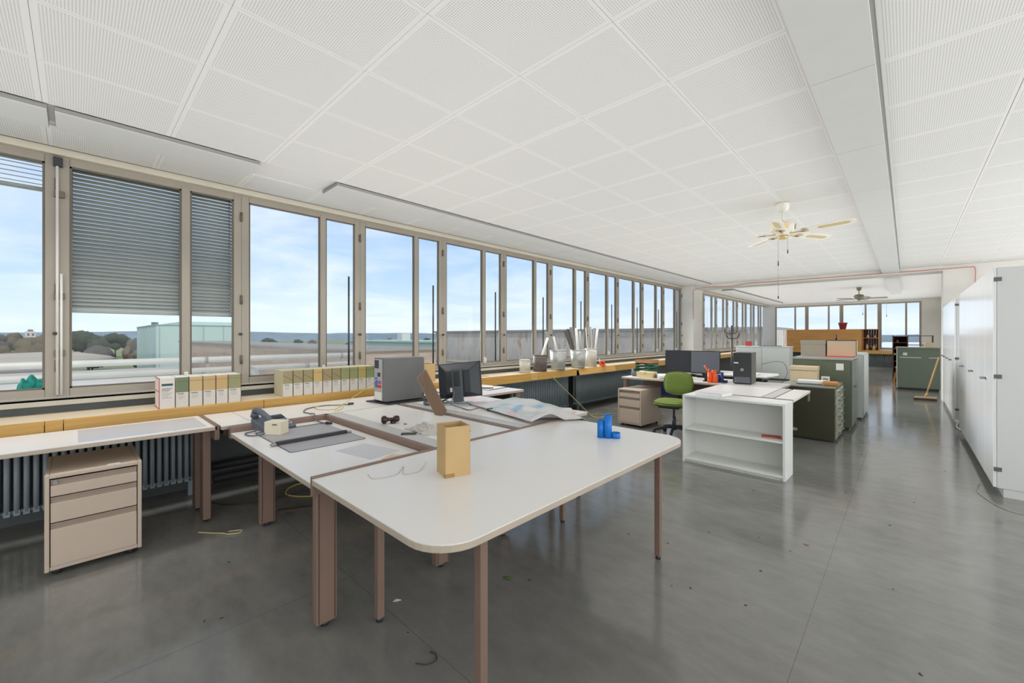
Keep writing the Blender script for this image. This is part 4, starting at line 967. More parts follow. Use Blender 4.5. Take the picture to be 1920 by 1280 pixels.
# plastic sheet with print
def sheet():
    m = bpy.data.materials.new('printed_plastic'); m.use_nodes = True
    t = m.node_tree; b = t.nodes['Principled BSDF']; L = t.links.new
    tcn = t.nodes.new('ShaderNodeTexCoord')
    mp = t.nodes.new('ShaderNodeMapping'); mp.inputs['Scale'].default_value = (2.4, 3.6, 2); mp.inputs['Location'].default_value = (1.7, 0.4, 0)
    L(tcn.outputs['Object'], mp.inputs[0])
    prev = None
    base = lin((218, 216, 214)) + (1,)
    for k, (rgb, lo, w) in enumerate((((210, 96, 128), 0.645, 0.0), ((150, 186, 212), 0.60, 5.3), ((226, 196, 190), 0.56, 9.1), ((186, 206, 196), 0.57, 13.7))):
        n = t.nodes.new('ShaderNodeTexNoise'); n.noise_dimensions = '4D'; n.inputs['W'].default_value = w; n.inputs['Scale'].default_value = 1.3; n.inputs['Detail'].default_value = 2
        L(mp.outputs[0], n.inputs['Vector'])
        cr = t.nodes.new('ShaderNodeValToRGB'); cr.color_ramp.elements[0].position = lo; cr.color_ramp.elements[1].position = lo + 0.06
        L(n.outputs['Fac'], cr.inputs[0])
        mc = t.nodes.new('ShaderNodeMix'); mc.data_type = 'RGBA'; mc.inputs['B'].default_value = lin(rgb) + (1,)
        if prev is None: mc.inputs['A'].default_value = base
        else: L(prev, mc.inputs['A'])
        L(cr.outputs[0], mc.inputs['Factor']); prev = mc.outputs['Result']
    L(prev, b.inputs['Base Color']); b.inputs['Roughness'].default_value = 0.3
    c = [Vector((-3.10, 2.60)), Vector((-2.03, 2.33)), Vector((-1.80, 2.82)), Vector((-2.75, 3.17))]
    nu, nv = 70, 46; mb = MB()
    org = Vector((-2.45, 2.75))
    for i in range(nu + 1):
        for j in range(nv + 1):
            u, v = i / nu, j / nv
            p = (c[0] * (1 - u) + c[1] * u) * (1 - v) + (c[3] * (1 - u) + c[2] * u) * v
            p = p + Vector((0.03 * mnoise.noise(Vector((v * 3, 1.2, 0))), 0.03 * mnoise.noise(Vector((u * 4, 7.2, 0)))))
            q = mnoise.noise(Vector((p.x * 2.2, p.y * 5.0, 0.5))); q2 = mnoise.noise(Vector((p.x * 6 + p.y * 3, p.y * 12, 2.5)))
            e = min(1, 9 * u, 9 * (1 - u), 9 * v, 9 * (1 - v))
            z = 0.009 + (0.4 + 0.6 * e) * (0.045 * max(0, q + 0.25) + 0.018 * abs(q2) + 0.025 * math.sin(u * PI) * v)
            if u > 0.93 and v < 0.55: z += 0.045 * math.sin(min(1, v / 0.55) * PI)          # curl at the near corner
            ed = p.y - 3.085
            if ed > -0.02 and p.x < -2.0: z -= max(0, ed + 0.02) * 1.6
            if p.y > 2.735 and p.x > -2.02: z -= max(0, p.y - 2.735) * 0.9
            mb.v.append((p.x - org.x, p.y - org.y, z))
    for i in range(nu):
        for j in range(nv):
            a = i * (nv + 1) + j
            mb.f.append((a, a + nv + 1, a + nv + 2, a + 1)); mb.sm.append(True)
    o = mb.build('plastic_sheet', m, None, loc=(org.x, org.y, H + 0.004))
    so = o.modifiers.new('solid', 'SOLIDIFY'); so.thickness = 0.0015; so.offset = 1
    tag(o, 'wrinkled printed plastic sheet spread over a desk', 'plastic sheet')
sheet()
# clipboard, adapter on desk E
o = thing('clipboard', 'dark clipboard with white papers on the desk by the ledge', 'clipboard', (-3.86, 3.64, H), math.radians(8))
Box(-0.16, -0.19, 0, 0.16, 0.17, 0.004).build('board', dark_met, o, 0.002); Box(-0.15, -0.2, 0.0045, 0.14, 0.15, 0.008).build('papers', paper, o); Box(-0.04, 0.12, 0.008, 0.04, 0.15, 0.016).build('clip', steel, o, 0.002)
o = thing('desk_knife', 'grey folding tool lying on the clipboard papers', 'tool', (-3.78, 3.50, H + 0.0085), 0.6)
MB().cyl((-0.06, 0, 0.01), (0.06, 0, 0.01), 0.009, n=8).build('handle', grey_pl, o); MB().cyl((0.02, 0.02, 0.008), (0.09, 0.05, 0.008), 0.006, n=8).build('second_handle', dark_met, o)

# cables by the radiator
cable('network_cable', 'pale green cable running from the ledge to the floor coil', [(-4.33, 5.55, 0.72), (-4.30, 5.58, 0.66), (-4.22, 5.85, 0.42), (-4.12, 6.1, 0.18), (-4.0, 6.2, 0.03), (-3.85, 6.15, 0.008), (-3.8, 6.35, 0.008), (-4.0, 6.42, 0.008), (-4.02, 6.22, 0.012), (-3.85, 6.12, 0.01), (-3.75, 6.3, 0.008), (-3.9, 6.5, 0.008), (-3.75, 6.8, 0.006), (-3.6, 7.1, 0.006)], 0.007, mat('cable_olive', (176, 170, 124), 0.5), 7)
cable('network_cable', 'pale cable hanging straight down between two radiators', [(-4.35, 6.33, 0.66), (-4.34, 6.34, 0.4), (-4.32, 6.33, 0.15), (-4.2, 6.4, 0.008), (-4.05, 6.3, 0.006)], 0.006, cable_gr, 6)
cable('floor_cable', 'yellow cable loop on the floor under the lowered desk', [(-3.9, 1.7, 0.006), (-3.75, 1.45, 0.006), (-3.95, 1.28, 0.006), (-4.15, 1.4, 0.006), (-4.1, 1.65, 0.006), (-3.8, 1.75, 0.006)], 0.005, cable_ye, 7)
cable('floor_cable', 'thin dark cable across the floor behind the desk leg', [(-4.4, 0.75, 0.005), (-4.1, 0.85, 0.005), (-3.95, 1.1, 0.005), (-3.9, 1.5, 0.005), (-3.7, 1.9, 0.005)], 0.004, dark_met, 7)
tag(Box(-0.19, -0.018, 0, 0.19, 0.018, 0.012).build('metal_strip', brown_dark, None, 0.002, (-3.55, 1.28, 0.0), (0, 0, math.radians(62))), 'dark metal strip lying on the floor under the lowered desk', 'strip')

# ------------------------------------------------------------------ bookcase
o = thing('bookcase', 'low white open bookcase with one shelf', 'bookcase', (-1.335, 4.695, 0), math.radians(-1))
W, D, HH, t = 0.985, 0.33, 0.745, 0.022
for x in (-W / 2, W / 2 - t): Box(x, 0, 0, x + t, D, HH).build('side_panel', bookcase_w, o, 0.002)
Box(-W / 2 + t, 0, HH - t, W / 2 - t, D, HH).build('top_board', bookcase_w, o, 0.002)
Box(-W / 2 + t, 0.006, 0.36, W / 2 - t, D - 0.01, 0.378).build('shelf', bookcase_w, o, 0.002)
Box(-W / 2 + t, 0.0, 0.028, W / 2 - t, D - 0.01, 0.05).build('bottom_board', bookcase_w, o, 0.002)
Box(-W / 2 + t, D - 0.01, 0.03, W / 2 - t, D, HH - t).build('back_panel', bookcase_w, o)
Box(-W / 2 + t, 0.02, 0.0, W / 2 - t, 0.035, 0.027).build('plinth', bookcase_w, o)
o = thing('booklet', 'small red booklet on the shelf of the white bookcase', 'book', (-0.99, 4.85, 0.378), math.radians(14))
Box(-0.085, -0.06, 0, 0.085, 0.06, 0.003).build('cover', mat('booklet_red', (196, 70, 64), 0.6), o); Box(-0.08, -0.058, 0.003, 0.08, 0.058, 0.008).build('pages', mat('pages_cream', (226, 196, 160), 0.7), o); Box(-0.085, -0.06, 0.0082, 0.085, 0.06, 0.0105).build('cover', mat('booklet_red', (196, 70, 64), 0.6), o)
o = thing('binder', 'flat grey-white ring binder lying on the bookcase top', 'binder', (-1.55, 4.87, 0.746), math.radians(-8))
Box(-0.15, -0.12, 0, 0.15, 0.12, 0.003).build('cover', mat('binder_grey', (168, 168, 178), 0.5), o); Box(-0.147, -0.115, 0.003, 0.145, 0.118, 0.035).build('pages', paper, o); Box(-0.15, -0.12, 0.0352, 0.15, 0.12, 0.038).build('cover', mat('binder_white', (222, 222, 226), 0.35), o)
tag(MB().prism([(-0.10, -0.035), (0.1, -0.05), (0.11, 0.03), (-0.09, 0.05)], 0, 0.002).build('paper_slip', paper, None, loc=(-1.1, 4.84, 0.746)), 'white paper slip on top of the bookcase', 'paper')

# ------------------------------------------------------------------ office chair
o = thing('office_chair', 'green fabric swivel chair with black star base', 'chair', (-2.38, 5.82, 0), math.radians(6))
def cushion(w, d, h, n=14, power=3.2):
    mb = MB()
    for s in (1, -1):
        for i in range(n + 1):
            for j in range(n + 1):
                u, v = i / n * 2 - 1, j / n * 2 - 1
                # squircle mapping
                x = u * math.sqrt(1 - v * v * 0.36); y = v * math.sqrt(1 - u * u * 0.36)
                e = max(0.0, 1 - max(abs(u), abs(v)) ** power)
                mb.v.append((x * w / 2, y * d / 2, s * h / 2 * (0.25 + 0.75 * e ** 0.5) if max(abs(u), abs(v)) < 1 else s * h / 2 * 0.25))
    N1 = (n + 1) ** 2
    for i in range(n):
        for j in range(n):
            a = i * (n + 1) + j
            mb.f.append((a, a + n + 1, a + n + 2, a + 1)); mb.sm.append(True)
            mb.f.append((N1 + a, N1 + a + 1, N1 + a + n + 2, N1 + a + n + 1)); mb.sm.append(True)
    ring = [i * (n + 1) for i in range(n + 1)] + [n * (n + 1) + j for j in range(1, n + 1)] + [i * (n + 1) + n for i in range(n - 1, -1, -1)] + [j for j in range(n - 1, 0, -1)]
    for k in range(len(ring)):
        a, b = ring[k], ring[(k + 1) % len(ring)]
        mb.f.append((a, b, N1 + b, N1 + a)); mb.sm.append(True)
    return mb
cushion(0.47, 0.46, 0.10).build('seat', green_fab, o, loc=(-0.03, 0, 0.46))
br_ = cushion(0.42, 0.345, 0.08).build('backrest', green_fab, o, loc=(-0.01, 0.24, 0.715), rot=(math.radians(82), 0, 0))
Box(-0.17, -0.17, 0.395, 0.11, 0.17, 0.425).build('seat_pan', black_pl, o, 0.01)
MB().box(-0.035, 0.1, 0.385, 0.015, 0.31, 0.40).box(-0.035, 0.295, 0.385, 0.015, 0.31, 0.75).build('back_bracket', black_pl, o, 0.004)
MB().cyl((0, 0, 0.24), (0, 0, 0.40), 0.014, n=12).cyl((0, 0, 0.08), (0, 0, 0.26), 0.027, n=14).build('gas_column', dark_met, o)
for k in range(5):
    a = 2 * PI * k / 5 + 3.6
    l = MB().tube(smooth_curve([(0, 0, 0.115), (0.10 * math.cos(a), 0.10 * math.sin(a), 0.115), (0.27 * math.cos(a), 0.27 * math.sin(a), 0.075)], 4), 0.021, 8).build('base_arm', black_pl, o)
    px, py = 0.27 * math.cos(a), 0.27 * math.sin(a)
    MB().cyl((px - 0.02 * math.sin(a), py + 0.02 * math.cos(a), 0.028), (px + 0.02 * math.sin(a), py - 0.02 * math.cos(a), 0.028), 0.028, n=14).cyl((px, py, 0.03), (px, py, 0.075), 0.008, n=8).build('caster', black_pl, l)

# ------------------------------------------------------------------ two-monitor desk items
def flat_monitor(label, loc, rz, scr):
    o = thing('monitor', label, 'monitor', loc, rz, )
    M = T(0, 0, 0.255) @ R(math.radians(-4), 'X')
    MB().box(-0.21, -0.02, -0.175, 0.21, 0.02, 0.175, M).build('casing', black_pl, o, 0.005)
    MB().box(-0.198, -0.0215, -0.158, 0.198, -0.0203, 0.163, M).build('screen', scr, o)
    MB().box(-0.05, 0.02, -0.19, 0.05, 0.05, 0.06, M).build('stand_neck', black_pl, o, 0.005)
    MB().prism(rrect(-0.12, -0.09, 0.12, 0.10, 0.04, 5), 0, 0.015).build('stand_base', black_pl, o, 0.003)
    MB().cyl((-0.01, 0.035, 0.012), (-0.01, 0.035, 0.12), 0.025, n=12).build('stand_post', black_pl, o)
flat_monitor('dark-screened monitor next to the green letter tray', (-2.68, 6.74, H), math.radians(6), mat('screen_dark', (48, 50, 54), 0.25))
flat_monitor('grey-screened monitor behind the orange pen holder', (-2.26, 6.72, H), math.radians(14), mat('screen_grey', (96, 102, 112), 0.22))
o = thing('keyboard', 'white keyboard lying below the monitors', 'keyboard', (-2.22, 6.54, H), math.radians(8))
Box(-0.23, -0.075, 0, 0.23, 0.075, 0.018).build('body', paper, o, 0.004)
for i in range(4): Box(-0.21, -0.06 + 0.032 * i, 0.018, 0.21, -0.036 + 0.032 * i, 0.023).build('key_row', mat('key_white', (222, 222, 218), 0.5), o, 0.002)
o = thing('document_holder', 'orange pen holder with a pen on the two-monitor desk', 'pen holder', (-2.0, 6.22, H), math.radians(20))
for (x, y, r, h) in ((-0.03, 0, 0.03, 0.15), (0.025, 0.0, 0.032, 0.18), (0.0, 0.04, 0.028, 0.12), (0.05, 0.02, 0.024, 0.09)):
    MB().lathe([(0, 0), (r, 0), (r, h), (r - 0.003, h), (r - 0.003, 0.005), (0, 0.005)], 18, T(x, y, 0)).build('cup', orange_pl, o)
MB().cyl((0.02, 0, 0.05), (-0.10, -0.04, 0.245), 0.011, n=8).build('pen', orange_pl, o); MB().cyl((-0.03, 0.0, 0.03), (-0.045, 0.0, 0.20), 0.006, n=8).build('pencil', orange_pl, o)
o = thing('document_holder', 'dark blue pen holder beside the orange one', 'pen holder', (-1.92, 6.34, H), math.radians(15)); pen_holder(o, mat('navy_plastic', (34, 52, 104), 0.4), 0.95)
o = thing('desk_gadget', 'small black desk stand in front of the grey monitor', 'stand', (-2.12, 6.36, H), 0.3)
MB().prism(rrect(-0.05, -0.04, 0.05, 0.04, 0.015, 4), 0, 0.012).build('base', black_pl, o, 0.002); Box(-0.03, 0.0, 0.012, 0.03, 0.02, 0.12).build('upright', black_pl, o, 0.004)
o = thing('letter_tray', 'stack of dark green letter trays topped by a brown box', 'letter tray', (-3.24, 6.78, H), math.radians(-5))
gtr = mat('tray_green', (20, 96, 66), 0.4)
for k in range(4):
    z = 0.01 + 0.052 * k
    MB().box(-0.125, -0.16, z, 0.125, 0.16, z + 0.004).box(-0.125, -0.16, z, -0.121, 0.16, z + 0.035).box(0.121, -0.16, z, 0.125, 0.16, z + 0.035).box(-0.121, 0.156, z, 0.121, 0.16, z + 0.035).box(-0.125, -0.16, z, -0.05, -0.156, z + 0.022).box(0.05, -0.16, z, 0.125, -0.156, z + 0.022).build('tray', gtr, o)
    for (x, y) in ((-0.12, -0.15), (0.12, -0.15), (-0.12, 0.15), (0.12, 0.15)): Box(x - 0.004, y - 0.004, z - (0.01 if k == 0 else 0.017), x + 0.004, y + 0.004, z).build('riser', gtr, o)
    Box(-0.10, -0.15, z + 0.005, 0.10, 0.14, z + 0.016).build('papers', paper, o)
o = thing('cardboard_tray', 'brown shallow carton on top of the green letter trays', 'box', (-3.24, 6.78, H + 0.204), math.radians(-3))
MB().box(-0.14, -0.15, 0, 0.14, 0.15, 0.004).box(-0.14, -0.15, 0.004, -0.136, 0.15, 0.05).box(0.136, -0.15, 0.004, 0.14, 0.15, 0.05).box(-0.136, -0.15, 0.004, 0.136, -0.146, 0.05).box(-0.136, 0.146, 0.004, 0.136, 0.15, 0.05).build('carton', mat('carton_brown', (186, 140, 100), 0.7), o)
o = thing('card_box', 'flat cream card box at the front of the two-monitor desk', 'box', (-3.02, 6.31, H), math.radians(4))
Box(-0.13, -0.09, 0, 0.13, 0.09, 0.085).build('carton', mat('cream_card', (228, 204, 154), 0.65), o, 0.002); Box(-0.134, -0.094, 0.05, 0.134, 0.094, 0.09).build('lid', mat('cream_card', (228, 204, 154), 0.65), o, 0.002)
Box(-0.01, -0.0955, 0.065, 0.025, -0.0942, 0.075).build('print_mark', mat('print_olive', (120, 116, 84), 0.7), o)
rr_ = random.Random(2)
for k, (x, y, a, m) in enumerate(((-2.64, 6.31, 0.6, paper), (-2.683, 6.373, 0.6, mat('roll_grey', (176, 176, 178), 0.6)), (-2.726, 6.436, 0.6, paper))):
    o = thing('paper_roll', ['white paper roll in front of the others beside the cream box', 'grey paper roll between two white ones', 'white paper roll behind the others on the two-monitor desk'][k], 'paper roll', (x, y, H), a)
    MB().lathe([(0.026, -0.18), (0.034, -0.18), (0.034, 0.18), (0.026, 0.18), (0.026, -0.18)], 16, T(0, 0, 0.034) @ R(PI / 2, 'Y')).build('roll', m, o)
o = thing('telephone', 'dark blue-grey telephone on the corner of the two-monitor desk', 'telephone', (-3.27, 6.46, H), 0.6)
MB().prism([(-0.09, 0.0), (0.09, 0.0), (0.09, 0.07), (-0.09, 0.02)], -0.08, 0.08, R(PI / 2, 'Z') @ R(PI / 2, 'X')).build('base', gdark, o, 0.005)
MB().tube(smooth_curve([(-0.06, -0.10, 0.04), (-0.06, -0.03, 0.08), (-0.06, 0.05, 0.105), (-0.06, 0.1, 0.09)], 4), 0.018, 8).build('handset', grey_pl, o)
# computer tower 2
o = thing('computer_tower', 'black computer tower with a silver power button', 'computer', (-1.66, 6.53, H), math.radians(6))
Box(-0.11, -0.20, 0.012, 0.11, 0.22, 0.43).build('chassis', mat('tower2_side', (104, 104, 100), 0.5), o, 0.004)
fr_ = Box(-0.112, -0.235, 0.008, 0.112, -0.2005, 0.434).build('front_bezel', mat('tower2_front', (44, 45, 47), 0.45), o, 0.008)
MB().cyl((0.0, -0.236, 0.20), (0.0, -0.242, 0.20), 0.022, n=20).build('power_button', steel, fr_)
Box(-0.1, -0.2365, 0.285, -0.045, -0.2352, 0.30).build('drive_badge', paper, fr_)
Box(-0.095, -0.2365, 0.02, 0.095, -0.2352, 0.10).build('port_flap', grey_pl, fr_)
for z in (0.31, 0.345, 0.38): Box(-0.1, -0.2365, z + 0.012, 0.1, -0.2352, z + 0.015).build('bay_line', black_pl, fr_)
for z in (0.035, 0.07): MB().cyl((-0.08, -0.2365, z), (-0.08, -0.238, z), 0.009, n=12).build('front_port', steel, fr_)
for x in (-0.09, 0.09):
    for yy in (-0.15, 0.18): Box(x - 0.015, yy - 0.015, 0, x + 0.015, yy + 0.015, 0.012).build('foot', black_pl, o)
cable('power_cable', 'thin dark wires springing from behind the black tower', [(-1.50, 6.74, H + 0.26), (-1.35, 6.82, H + 0.30), (-1.25, 6.85, H + 0.28), (-1.2, 6.8, H + 0.15), (-1.25, 6.75, H + 0.01)], 0.003, dark_met, 6)

# items on white table behind
o = thing('paper_stack', 'low stack of white papers on the white table', 'paper stack', (-2.0, 8.0, 0.74), 0.2)
for k in range(3): Box(-0.16 + 0.01 * k, -0.11, 0.006 * k, 0.15 + 0.008 * k, 0.11 + 0.006 * k, 0.006 * k + 0.0055).build('sheet_pile', paper, o)
o = thing('desk_scanner', 'dark flat device on the white table', 'device', (-2.75, 8.15, 0.74), 0.1)
Box(-0.2, -0.15, 0, 0.2, 0.15, 0.10).build('body', dark_met, o, 0.008); Box(-0.2, -0.15, 0.1005, 0.2, 0.15, 0.13).build('lid', paper, o, 0.005)

# ------------------------------------------------------------------ metal cabinets in the middle
o = thing('plan_chest', 'dark olive metal drawer chest with papers on top', 'cabinet', (-0.98, 7.32, 0))
Box(-0.32, -0.47, 0.02, 0.295, 0.47, 0.705).build('carcass', olive, o, 0.004)
Box(-0.325, -0.475, 0.7055, 0.30, 0.475, 0.722).build('top_plate', mat('olive_top', (140, 144, 132), 0.4), o, 0.003)
Box(-0.30, -0.45, 0.0, 0.28, 0.45, 0.02).build('plinth', dark_met, o)
dface = mat('olive_drawer_face', (150, 154, 128), 0.38, var=0.22, scale=9)
for k in range(6):
    z = 0.04 + 0.11 * k
    dr = Box(0.2955, -0.45, z, 0.31, 0.45, z + 0.102).build('drawer', dface, o, 0.003)
    for yy in (-0.2, 0.2):
        MB().tube(smooth_curve([(0.31, yy - 0.05, z + 0.055), (0.335, yy - 0.04, z + 0.048), (0.335, yy + 0.04, z + 0.048), (0.31, yy + 0.05, z + 0.055)], 3), 0.006, 6).build('pull', steel, dr)
        Box(0.31, yy - 0.03, z + 0.07, 0.312, yy + 0.03, z + 0.09).build('label_holder', paper, dr)
MB().prism([(-0.05, 0.0), (0.03, 0.0), (0.045, 0.03), (0.0, 0.045), (-0.02, 0.03)], 0, 0.0012, T(-0.15, -0.471, 0.10) @ R(PI / 2, 'X')).build('worn_patch', mat('worn_paint', (178, 176, 160), 0.7), o)
o = thing('filing_cabinet', 'tall olive green metal cabinet with boxes on its top', 'cabinet', (-0.96, 8.38, 0))
Box(-0.36, -0.50, 0.04, 0.36, 0.52, 1.04).build('carcass', olive_lt, o, 0.005)
Box(-0.365, -0.51, 1.0405, 0.37, 0.53, 1.07).build('top_plate', mat('grey_top', (164, 168, 160), 0.4), o, 0.003)
Box(-0.34, -0.48, 0.0, 0.34, 0.5, 0.04).build('plinth', dark_met, o)
for a, b in ((-0.49, 0.005), (0.01, 0.51)):
    dr = Box(0.3605, a, 0.06, 0.378, b, 1.03).build('door', mat('olive_gloss', (104, 112, 100), 0.22, var=0.05), o, 0.003)
    yy = b - 0.06 if a < 0 else a + 0.06
    MB().cyl((0.378, yy, 0.62), (0.41, yy, 0.62), 0.011, n=10).cyl((0.41, yy, 0.62), (0.41, yy + (0.08 if a > 0 else -0.08), 0.62), 0.009, n=10).build('handle', steel, dr)
Box(0.19, -0.5012, 0.89, 0.28, -0.5002, 0.99).build('paper_notice', paper, o)
o = thing('side_cabinet', 'narrow light grey cabinet behind the olive green one', 'cabinet', (-0.90, 9.62, 0))
Box(-0.36, -0.55, 0.03, 0.37, 0.6, 1.10).build('carcass', mat('light_grey_cab', (198, 202, 198), 0.45), o, 0.005); Box(-0.34, -0.53, 0.0, 0.35, 0.58, 0.03).build('plinth', dark_met, o); Box(0.3705, -0.52, 0.06, 0.385, 0.57, 1.08).build('door', mat('light_grey_cab', (198, 202, 198), 0.45), o, 0.003)
# boxes on cabinets
o = thing('archive_box', 'grey archive box on the olive green cabinet', 'box', (-1.12, 8.50, 1.07), 0.02)
Box(-0.165, -0.14, 0, 0.165, 0.18, 0.20).build('carton', mat('box_grey', (170, 162, 146), 0.65), o, 0.002); Box(-0.17, -0.145, 0.2005, 0.17, 0.185, 0.26).build('lid', mat('box_grey', (170, 162, 146), 0.65), o, 0.002)
o = thing('archive_box', 'beige archive box with dark edges above the red folder', 'box', (-0.75, 8.50, 1.083), 0.01)
Box(-0.18, -0.16, 0, 0.18, 0.18, 0.245).build('carton', mat('box_beige', (212, 188, 158), 0.65), o, 0.002)
MB().box(-0.185, -0.163, 0.246, 0.185, 0.183, 0.256).box(0.181, -0.165, 0, 0.186, -0.15, 0.246).build('dark_edge', dark_met, o)
tag(Box(-0.17, -0.2, 0, 0.17, 0.17, 0.012).build('folder', mat('folder_red', (222, 84, 72), 0.5), None, 0.002, (-0.78, 8.40, 1.0705)), 'red folder lying under the beige archive box', 'folder')
o = thing('archive_box', 'cardboard archive box with lid on the dark olive chest', 'box', (-1.12, 7.62, 0.7225), 0.03)
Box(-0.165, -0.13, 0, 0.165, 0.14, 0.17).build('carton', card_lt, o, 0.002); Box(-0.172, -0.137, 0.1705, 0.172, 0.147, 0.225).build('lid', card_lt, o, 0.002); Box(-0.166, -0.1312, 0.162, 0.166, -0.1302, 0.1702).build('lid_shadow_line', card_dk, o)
o = thing('name_card', 'small white printed card beside the cardboard archive box', 'card', (-0.86, 7.55, 0.7225), 0.1)
Box(-0.05, -0.01, 0, 0.05, 0.01, 0.09).build('card', paper, o); Box(-0.03, -0.0112, 0.045, 0.03, -0.0102, 0.06).build('print_mark', lab_lines, o)
o = thing('paper_stack', 'stack of white papers on a blue-grey folder on the chest', 'paper stack', (-0.98, 7.16, 0.7225), 0.05)
Box(-0.16, -0.11, 0, 0.16, 0.11, 0.02).build('folder', mat('folder_slate', (110, 122, 138), 0.5), o); Box(-0.15, -0.1, 0.0205, 0.16, 0.12, 0.055).build('papers', paper, o)
o = thing('parcel', 'brown paper parcel on the dark olive chest', 'parcel', (-0.76, 7.12, 0.7225), 0.15)
Box(-0.095, -0.11, 0, 0.095, 0.11, 0.055).build('wrapping', mat('parcel_brown', (190, 132, 74), 0.6, var=0.12), o, 0.02); Box(-0.096, -0.012, 0.001, 0.096, 0.012, 0.056).build('tape', mat('parcel_tape', (206, 156, 96), 0.4), o, 0.018)

# white cabinet far, coat stand
o = thing('sideboard', 'wide white sideboard in the far section', 'sideboard', (-3.45, 15.75, 0))
Box(-0.78, -0.2, 0.03, 0.78, 0.25, 1.04).build('carcass', mat('sideboard_white', (226, 230, 226), 0.45), o, 0.004); Box(-0.8, -0.22, 1.0405, 0.8, 0.27, 1.065).build('top_board', white_lam, o, 0.003); Box(-0.76, -0.18, 0, 0.76, 0.23, 0.03).build('plinth', dark_met, o)
for k in range(2): Box(-0.77 + 0.775 * k, -0.215, 0.05, -0.005 + 0.775 * k, -0.2005, 1.03).build('door', mat('sideboard_white', (226, 230, 226), 0.45), o, 0.003)
tag(Box(-0.09, -0.06, 0, 0.09, 0.06, 0.16).build('tin_box', mat('tin_red', (176, 70, 66), 0.5), None, 0.005, (-3.9, 15.8, 1.066)), 'small dark red tin box on the white sideboard', 'tin')
tag(Box(-0.3, -0.12, 0, 0.3, 0.12, 0.025).build('flat_tray', grey_pl, None, 0.005, (-3.25, 15.75, 1.066)), 'flat grey tray lying on the white sideboard', 'tray')
o = thing('coat_stand', 'dark metal coat stand with curved hooks', 'coat stand', (-2.62, 9.35, 0))
MB().cyl((0, 0, 0.03), (0, 0, 1.62), 0.016, n=10).build('pole', dark_met, o)
for k in range(6):
    a = PI / 3 * k; z = 1.50 if k % 2 else 1.40; c_, s_ = math.cos(a), math.sin(a)
    MB().tube(smooth_curve([(0, 0, z - 0.05), (0.09 * c_, 0.09 * s_, z - 0.04), (0.14 * c_, 0.14 * s_, z + 0.02), (0.135 * c_, 0.135 * s_, z + 0.07)], 4), 0.009, 6).build('hook', dark_met, o)
for k in range(4):
    a = PI / 2 * k + 0.4
    MB().tube(smooth_curve([(0, 0, 0.12), (0.12 * math.cos(a), 0.12 * math.sin(a), 0.10), (0.26 * math.cos(a), 0.26 * math.sin(a), 0.014)], 4), 0.012, 6).build('foot', dark_met, o)

# orange plywood unit on the end ledge
o = thing('plywood_cabinet', 'wide orange plywood cabinet standing on the end wall ledge', 'cabinet', (-4.02, 22.66, 0.795))
W = 2.66
MB().box(0, 0.01, 0, 0.02, 0.40, 0.90).box(W - 0.02, 0.01, 0, W, 0.40, 0.90).box(0.02, 0.01, 0.88, W - 0.02, 0.40, 0.90).box(0.02, 0.01, 0, W - 0.02, 0.40, 0.02).build('carcass', orange_ply, o)
Box(0, -0.008, 0, W, 0.0095, 0.90).build('front_panel', orange_ply, o, 0.002)
o = thing('pigeonhole_shelf', 'dark slatted plywood shelf beside the orange cabinet', 'shelf', (-1.34, 22.66, 0.795))
MB().box(0.0, 0, 0, 0.02, 0.4, 0.90).box(0.50, 0, 0, 0.52, 0.4, 0.90).build('side_panel', orange_ply, o)
Box(0.02, 0.0, 0.88, 0.50, 0.4, 0.90).build('top_board', orange_ply, o); Box(0.02, 0.0, 0.0, 0.50, 0.4, 0.02).build('bottom_board', orange_ply, o); Box(0.02, 0.0, 0.52, 0.50, 0.38, 0.54).build('shelf', orange_ply, o)
for k in range(6): Box(0.02 + 0.08 * k, 0.38, 0.02, 0.095 + 0.08 * k, 0.395, 0.88).build('back_slat', darkwood, o)
for k, (x, z, r_, h) in enumerate(((0.12, 0.02, 0.04, 0.26), (0.34, 0.02, 0.05, 0.22), (0.15, 0.54, 0.045, 0.12), (0.38, 0.54, 0.04, 0.10))):
    tag(MB().lathe([(0, 0), (r_, 0), (r_ * 1.05, h * 0.6), (r_ * 0.5, h * 0.85), (r_ * 0.5, h), (0, h)], 14).build('jar', mat('jar_cream', (222, 196, 150), 0.5), None, loc=(-1.34 + x + 0.02, 22.83, 0.795 + z)), ['slim cream jar low in the slatted shelf', 'broad cream jar low in the slatted shelf', 'squat cream jar on the upper board of the slatted shelf', 'small cream jar on the upper board of the slatted shelf'][k], 'jar')
tag(MB().lathe([(0, 0), (0.10, 0), (0.15, 0.24), (0.16, 0.24), (0.16, 0.29), (0.145, 0.29), (0.10, 0.02), (0, 0.02)], 18).build('flower_pot', mat('pot_red', (176, 76, 84), 0.6), None, loc=(-2.0, 22.86, 1.695)), 'dusky red flower pot on the orange cabinet', 'flower pot')
o = thing('spray_bottle', 'small dark spray bottle on the beige archive box', 'bottle', (-0.83, 8.52, 1.339))
MB().lathe([(0, 0), (0.012, 0), (0.012, 0.05), (0.006, 0.06), (0.006, 0.075), (0, 0.075)], 12).build('body', mat('bottle_navy', (40, 36, 64), 0.4), o); MB().cyl((0, 0, 0.075), (0, 0, 0.085), 0.009, n=10).build('cap', black_pl, o)

